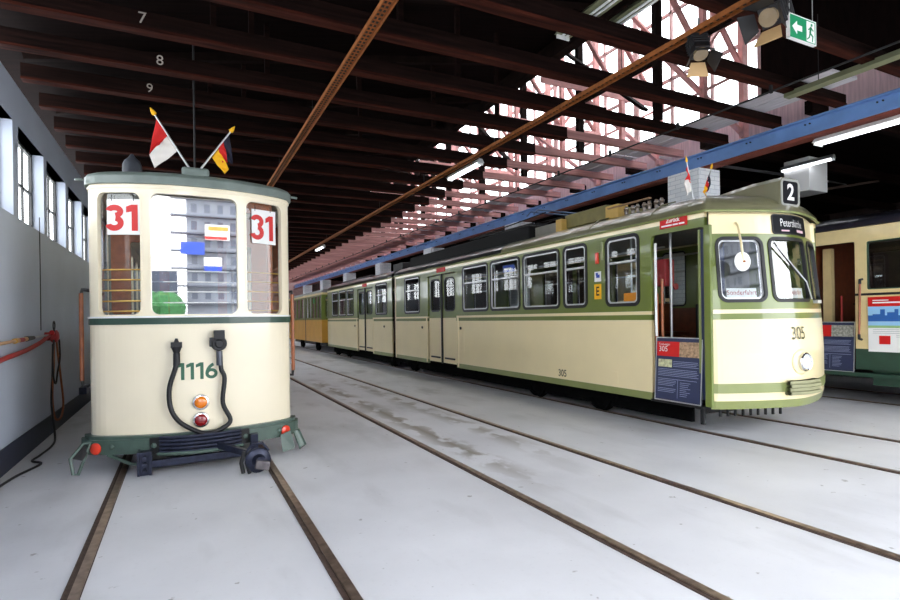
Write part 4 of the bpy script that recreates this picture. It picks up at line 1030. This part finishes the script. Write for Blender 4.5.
board((5.925,5.165,.421), .76, .87, .06, '305', 'navy and red information board headed 305 standing in the open door of tram 305', (170,140,110))
board((10.43,5.72,.555), .80, .88, .06, '577', 'navy and red information board headed 577 standing in the open platform of the buff tram', (150,150,140))

# ------------------------------------------------------------------ buff tram at the right edge
X4 = 10.45; X4R = 12.7
T4 = thing('tram', (11.6, 7, 0), 'buff and dark green old tram with open platform at the right edge', 'tram')
S4 = lambda u, z, n=0.: V((X4-n, u, z))
h4d = H(5.30,6.18,.5,2.82,.03); h4w = H(3.4,5.12,1.98,2.8,.03); h4e = [H(6.25+k*1.3,7.4+k*1.3,1.98,2.8,.04) for k in range(4)]
hs = [h4d, h4w]+h4e
panel(MB(), S4, 2.2, 11.6, 2.84, 3.06, hs, t=.06, du=3).build('letter_board', CREAM4, T4)
panel(MB(), S4, 2.2, 11.6, 1.92, 2.84, hs, t=.06, du=3).build('window_wall', CREAM4, T4)
for a, b in ((2.2, 5.30), (6.18, 11.6)): panel(MB(), offs(S4,.006), a, b, 1.88, 1.92, t=.06, du=3).build('black_line', BLACK, T4)
for a, b in ((2.2, 5.30), (6.18, 11.6)):
    panel(MB(), S4, a, b, .97, 1.88, t=.06, du=3).build('waist_panel', CREAM4, T4)
    panel(MB(), S4, a, b, .62, .97, t=.06, du=3).build('lower_panel', DGREEN, T4)
panel(MB(), offs(S4,.06), 2.2, 11.6, .5, .56, t=.2, du=3).build('running_board', DGREEN, T4)
panel(MB(), offs(S4,.01), 2.2, 11.6, .64, .9, [], t=.0, du=3) if False else None
MB().box(X4+.12, X4+.3, 2.3, 5.1, .35, .62).build('truss_frame', DGREEN, T4)
for h in [h4w]+h4e: glaze(MB(), S4, h, -.03).build('window_pane', GLASS, T4); ring(MB(), S4, h, .02, .0, -.04, -.01).build('window_frame', DGREEN if h is h4w else CREAM4, T4)
for s, y_ in ((0, 2.2), (0, 11.6)): MB().box(X4+.06, X4R, y_-.02, y_+.04, .6, 3.06).build('end_wall', CREAM4, T4)
S4R = lambda u, z, n=0.: V((X4R+n, u, z))
panel(MB(), S4R, 2.2, 11.6, .62, 3.06, [H(3.4,5.12,1.75,2.8,.04), H(5.27,6.1,1.75,2.8,.04)]+[H(h[0],h[1],1.75,2.8,.04) for h in h4e], t=.06, du=3).build('far_side_wall', mat('dark interior wood', (58,38,28), .5, var=.2), T4)
MB().box(X4+.04, X4R-.06, 2.3, 11.5, .5, .56).build('platform_floor', DARK, T4)
MB().box(X4+.06, X4R-.06, 6.2, 6.24, .56, 3.0).build('bulkhead', WOODD, T4)
MB().box(X4+.5, X4+.6, 5.95, 6.1, .56, 2.8).build('inner_post', CREAM4, T4)
MB().box(X4+.06, X4R-.06, 2.3, 11.5, 3.0, 3.03).build('ceiling_lining', WOODD, T4)
mb = MB()
for k in range(5): mb.cyl((X4+.6+.09*k,5.6,.56), (X4+.6+.09*k,5.6,1.75), .01, n=6)
mb.cyl((X4+.55,5.6,1.75), (X4+1.05,5.6,1.75), .016, n=8); mb.build('platform_gate', DARK, T4)
MB().cyl((X4+.35,5.7,.56), (X4+.35,5.7,1.9), .02, n=10).build('hand_pole', HOSER, T4, smooth=True)
per4 = [(X4-.05,11.7)]+[(X4-.05,11.7-9.6*i/12) for i in range(1,13)]
mb = MB(); roof_loft(mb, per4, 11.57, 0, 60, 3.07, .3, 2.3); mb.build('roof', mat('black glossy roof', (34,34,44), .3, coat=.6, var=.1), T4, smooth=True)
mb = MB(); roof_loft(mb, [(X4R+.05,y_) for _, y_ in per4], 11.57, 0, 60, 3.07, .3, 2.3); mb.build('roof', mat('black glossy roof', (34,34,44)), T4, smooth=True)
h_ = MB().cyl((X4-.07,5.21,1.2), (X4-.07,5.19,2.1), .018, n=10).build('hand_rail', WOODB, T4, smooth=True)
MB().tube([(X4,5.19,2.16),(X4-.07,5.19,2.15),(X4-.07,5.19,2.08)], .022, 8).tube([(X4,5.21,1.13),(X4-.07,5.21,1.14),(X4-.07,5.21,1.22)], .022, 8).build('rail_bracket', BLACK, h_, smooth=True)
text('5 · 6 · 3 9', .07, lambda x, z, n: S4(4.62-x, 2.66+z, -.02+n), TXTG, T4, 'route_print', .002, 0, 1.) if False else None
for y_ in (4.4, 9.2): wheelset(10.945, 12.385, y_, .36, T4)
MB().box(10.9, 12.5, 3.4, 10.2, .42, .6).build('underframe', DARK, T4)
# poster on its side
pt = MB().box(X4-.014, X4-.002, 4.05, 5.1, .93, 1.85).build('poster', WHITE); tag(pt, 'poster with red header and blue city skyline fixed below the window of the buff tram', 'poster')
rr = MB().box(X4-.017, X4-.014, 4.05, 5.1, 1.69, 1.85).build('red_header', RED, pt)
MB().box(X4-.019, X4-.017, 4.8, 5.03, 1.785, 1.8).build('white_print', WHITE, rr); MB().box(X4-.019, X4-.017, 4.15, 5.03, 1.74, 1.765).build('white_print', WHITE, rr)
MB().box(X4-.016, X4-.014, 4.05, 5.1, 1.36, 1.69).build('sky_print', LSKY, pt)
mb = MB(); yy = 5.1
while yy > 4.08:
    w = random.uniform(.03,.07); hh_ = random.choice((.06,.08,.11,.16)); mb.box(X4-.018, X4-.016, yy-w, yy, 1.44, 1.48+hh_); yy -= w
mb.build('skyline_print', SKYB, pt); MB().box(X4-.017, X4-.014, 4.05, 5.1, 1.33, 1.37).build('green_strip', mat('pale green print', (150,190,130), .6), pt)
MB().box(X4-.018, X4-.014, 4.78, 4.94, 1.06, 1.2).build('red_emblem', RED, pt)
mb = MB()
for k in range(5): mb.box(X4-.016, X4-.014, 4.1, 5.03 if k < 3 else 4.7, 1.30-k*.03, 1.306-k*.03)
mb.build('text_lines', mat('grey print', (160,165,170), .6), pt)['kind'] = 'stuff'

# ------------------------------------------------------------------ yellow trailer far behind 305
T6 = thing('tram_trailer', (7.13, 29, 0), 'small yellow and green tram trailer coupled far behind tram 305', 'tram')
S6 = lambda u, z, n=0.: V((XL+.05-n, u, z)); S6R = lambda u, z, n=0.: V((XR-.05+n, u, z)); F6 = lambda u, z, n=0.: V((u, 26.0-n, z))
w6 = [H(26.2+k*.72, 26.75+k*.72, 1.7, 2.75, .05) for k in range(5)]+[H(30.2+k*1.1, 31.05+k*1.1, 1.7, 2.75, .05) for k in range(4)]
f6 = [H(6.2,6.75,1.7,2.7,.06), H(6.85,7.45,1.7,2.7,.06), H(7.55,8.1,1.7,2.7,.06)]
for S, a, b, hh_ in ((S6,26.0,34.8,w6),(S6R,26.0,34.8,w6),(F6,XL+.05,XR-.05,f6)):
    panel(MB(), S, a, b, .5, 1.6, t=.05, du=3).build('lower_panel', TRYEL, T6); panel(MB(), S, a, b, 1.6, 2.82, hh_, t=.05, du=3).build('window_wall', OLIVE, T6)
    panel(MB(), S, a, b, 2.82, 2.92, t=.05, du=3).build('cornice', CREAM4, T6)
    for h in hh_: glaze(MB(), S, h, -.02).build('window_pane', GLASS, T6)
for a in (XL+.02, XR-.02):
    mb = MB(); roof_loft(mb, [(a,34.8),(a,30),(a,25.95)], XC, 0, 60, 2.92, .25, 2.2); mb.build('roof', mat('pale grey roof', (150,158,162), .4, coat=.3), T6, smooth=True)
MB().box(XL+.045, XL+.05, 29.7, 29.85, .5, 2.8).build('door_line', BLACK, T6)
MB().box(6.3, 8.0, 26.3, 34.5, .3, .8).build('underframe', DARK, T6)
for y_ in (28., 32.): wheelset(6.325, 7.845, y_, .33, T6)
MB().cyl((XL+.03,27.6,2.55), (XL+.02,27.6,2.55), .14, n=18).build('green_sign', mat('leaf green', (40,150,70), .5), T6)

# ------------------------------------------------------------------ hose, valve and rope on the left wall
hx = XW+.06
pts = spline([(hx,6.2,1.14),(hx,6.99,1.22),(hx,7.9,1.27),(hx,8.7,1.34),(hx,9.2,1.42)], 8)
ho = tag(MB().tube(pts, .026, 12).build('fire_hose', HOSER), 'thick red hose sagging along the grey wall to the valve', 'hose')
st_ = thing('wooden_pole', (hx,7.6,1.42), 'wooden pole with brass and black fittings held horizontally above the red hose', 'pole')
MB().cyl((hx,5.6,1.36), (hx,7.5,1.40), .018, n=12).build('shaft', mat('pale wood pole', (190,150,110), .5, var=.1), st_, smooth=True)
MB().cyl((hx,7.5,1.40), (hx,7.62,1.403), .03, n=12).cyl((hx,7.85,1.405), (hx,8.0,1.41), .026, n=12).build('brass_ferrule', BRASS, st_, smooth=True)
MB().cyl((hx,7.62,1.403), (hx,7.85,1.405), .026, n=12).build('red_sleeve', HOSER, st_, smooth=True)
MB().cyl((hx,8.0,1.41), (hx,8.35,1.415), .032, .022, n=12).build('black_grip', BLACK, st_, smooth=True)
MB().cyl((hx,8.35,1.415), (hx,9.15,1.43), .014, n=10).build('thin_rod', ALU, st_, smooth=True)
vv = thing('valve', (hx,9.3,1.4), 'red wall valve cluster where hose, pole and ropes meet', 'valve')
MB().lathe((XW,9.3,1.41), (1,0,0), [(0,.06),(.06,.06),(.08,.085),(.14,.085),(.16,.05)], 16).build('body', HOSER, vv, smooth=True)
MB().cyl((XW+.1,9.18,1.47), (XW+.1,9.45,1.36), .03, n=10).cyl((XW+.1,9.3,1.4), (XW+.1,9.5,1.47), .02, n=8).build('branch_pipe', RED, vv, smooth=True)
MB().tube([(XW+.12+.0*math.cos(a),9.22+.06*math.cos(a),1.56+.06*math.sin(a)) for a in [2*PI*i/16 for i in range(16)]], .008, 6, closed=True).cyl((XW+.12,9.22,1.45), (XW+.12,9.22,1.51), .012, n=8).build('hand_wheel', BLACK, vv, smooth=True)
rp = spline([(hx+.06,9.2,1.36),(hx+.06,9.1,1.1),(hx+.06,9.16,.82),(hx+.06,9.3,.75),(hx+.06,9.42,.9),(hx+.06,9.6,1.1),(hx+.06,9.55,1.36)], 6)
tag(MB().tube(rp, .012, 8).build('short_rope', BLACK), 'short dark cable loop hanging from the red valve', 'rope')
rp = spline([(hx+.04,9.3,1.36),(hx+.04,9.28,1.0),(hx+.04,9.16,.6),(hx+.06,9.2,.28),(hx+.08,9.5,.24),(hx+.06,9.8,.42),(hx+.04,9.75,.8),(hx+.04,9.55,1.2),(hx+.04,9.48,1.4)], 6)
tag(MB().tube(rp, .014, 8).build('long_rope', ROPE), 'long brown rope loop hanging from the red valve almost to the skirting', 'rope')
rp = spline([(hx+.03,9.3,1.3),(hx+.03,9.25,.9),(hx+.04,9.1,.5),(hx+.1,8.95,.1),(hx+.14,8.6,.02),(hx+.12,8.0,.016),(hx+.1,7.7,.016),(hx+.22,7.5,.016),(hx+.1,7.0,.016),(hx+.03,6.4,.016)], 6)
tag(MB().tube(rp, .013, 8).build('trailing_cable', BLACK), 'dark cable trailing from the valve down the wall and along the floor', 'cable')
mb = MB().cyl((XW+.04,8.86,1.5), (XW+.04,8.86,3.0), .006, n=6)
tag(mb.build('cord', DARK), 'thin dark pull cord hanging from the second window', 'cord')
mb = MB().cyl((XW+.03,7.35,.0+.28), (XW+.03,7.35,1.25), .01, n=8)
tag(MB().box(XW+.0, XW+.12, 12.0, 12.3, .27, .4).build('wall_bracket', BLUEST), 'small blue grey bracket low on the wall beside the hand rail of tram 1116', 'bracket')

# white cabinet and dim things of the right aisle
cb = tag(MB().box(11.0, 11.6, 6.35, 6.85, 4.0, 4.66).build('white_cabinet', WHITE, bevel=.01), 'white box hanging above the roof of the buff tram, behind the route number 2', 'cabinet')
tag(MB().bar((9.0,8.2,4.9), (19,8.4,5.15), .05, .05).build('pipe', ALU), 'thin pale pipe crossing the dark right aisle', 'pipe')
for k in range(14):
    yy = 3.2+k*1.94
    b = MB().box(8.9, 20, yy-.06, yy+.06, 4.75, 4.95).build('aisle_beam', TIMB); tag(b, 'dark timber beam crossing the right aisle beyond the blue girder', 'beam', 'right aisle beams')
for k in range(6):
    yy = 3.2+k*3.88
    b = MB().bar((11,yy,4.0), (15,yy,4.74), .05, .05).build('aisle_brace', RUST); tag(b, 'rusty slanting brace above a beam of the right aisle', 'brace', 'right aisle braces')
for k in range(4):
    tag(MB().box(14.6, 15.0, 6+k*7, 6.4+k*7, 0, 4.75).build('timber_column', mat('dim column paint', (120,112,104), .7)), 'dim square column far right behind the buff tram', 'column', 'right aisle columns')

# ------------------------------------------------------------------ outside, in front of the open hall
tw = thing('scaffolded_tower', (12, -90, 0), 'grey tower building across the yard, mirrored in the windscreen of tram 1116', 'building')
MB().box(.9, 40, -102, -90, 0, 60).build('wall', mat('grey render', (150,154,164), .8, var=.12, scale=.5), tw)
for k in range(14): MB().box(-1.6, 40, -90.2, -88.4, 4.6+k*3, 4.85+k*3).build('floor_slab', mat('grey slab', (104,108,120), .8), tw)
mb = MB()
for k in range(14):
    for j in range(18): mb.box(1.6+j*2.1, 2.5+j*2.1, -90.1, -89.95, 5.5+k*3, 7.0+k*3)
w_ = mb.build('window_rows', mat('dark far glazing', (92,100,118), .2), tw); w_['kind'] = 'stuff'
bb = tag(MB().box(3.7, 7.6, -88.2, -88, 15.6, 18.2).build('billboard', mat('orange and white banner', (226,226,220), .6)), 'white billboard with orange and red bands on the tower building across the yard', 'billboard')
MB().box(4.2, 7.4, -88, -87.95, 17.2, 17.9).build('orange_band', mat('orange banner', (220,150,60), .6, var=.2, scale=1), bb); MB().box(3.7, 7.2, -88, -87.95, 15.7, 16.2).build('red_band', RED, bb)
tag(MB().box(-.1, 3.6, -88.2, -88, 13.0, 15.1).build('billboard', BLUE), 'blue billboard on the tower building across the yard', 'billboard')
bb = tag(MB().box(3.5, 6.3, -88.2, -88, 10.1, 12.6).build('billboard', WHITE), 'white and pale blue billboard on the tower building across the yard', 'billboard')
MB().box(3.5, 6.3, -88, -87.95, 10.1, 11.1).build('blue_band', BLUE, bb)
tag(MB().box(-40, -.6, -95, -84, 0, 9.8).build('low_building', mat('dark grey shed', (70,76,92), .8, var=.3, scale=.6)), 'low dark building across the yard', 'building')
mb = MB()
for k in range(22):
    c_ = V((-26+k*1.15+random.random(), -80+random.random()*3, 0)); mb.lathe(c_, (0,0,1), [(0,.6),(2,1.9),(4,2.2),(5.4,1.4),(6.3,.3)], 9)
tag(mb.build('hedge', mat('hedge green', (50,104,56), .8, var=.4, scale=2)), 'green hedge in front of the low building across the yard', 'hedge')

# ------------------------------------------------------------------ light
w = bpy.data.worlds.new('World'); bpy.context.scene.world = w; w.use_nodes = True
bg = w.node_tree.nodes['Background']; bg.inputs[0].default_value = (.93,.96,1,1); bg.inputs[1].default_value = 3.4
def area(name, loc, rot, sx, sy, power, col=(1,1,1)):
    l = bpy.data.lights.new(name, 'AREA'); l.shape = 'RECTANGLE'; l.size = sx; l.size_y = sy; l.energy = power; l.color = col
    o = bpy.data.objects.new(name, l); o.location = loc; o.rotation_euler = rot; C.objects.link(o); return o

# ------------------------------------------------------------------ camera
cam = bpy.data.cameras.new('camera'); co = bpy.data.objects.new('camera', cam); C.objects.link(co)
f_px = 542.; cam.lens = f_px/900*36; cam.sensor_width = 36; cam.shift_y = 18.4/900; cam.clip_start = .05; cam.clip_end = 300
th = math.atan(268/542.); ro = .0135
rt = V((math.cos(th), -math.sin(th), 0)); up = V((0,0,1)); fw_ = V((math.sin(th), math.cos(th), 0))
r2 = rt*math.cos(ro)-up*math.sin(ro); u2 = up*math.cos(ro)+rt*math.sin(ro)
m = Matrix(((r2.x,u2.x,-fw_.x,0),(r2.y,u2.y,-fw_.y,0),(r2.z,u2.z,-fw_.z,1.586),(0,0,0,1)))
co.matrix_world = m
sc = bpy.context.scene; sc.camera = co
sc.view_settings.view_transform = 'Standard'; sc.view_settings.look = 'None'; sc.view_settings.gamma = 1; sc.view_settings.exposure = 1.15
sc.view_settings.use_curve_mapping = False
sc.cycles.max_bounces = 10; sc.cycles.diffuse_bounces = 5; sc.cycles.transparent_max_bounces = 24; sc.cycles.glossy_bounces = 4
sc.cycles.use_denoising = True; sc.cycles.sample_clamp_indirect = 6
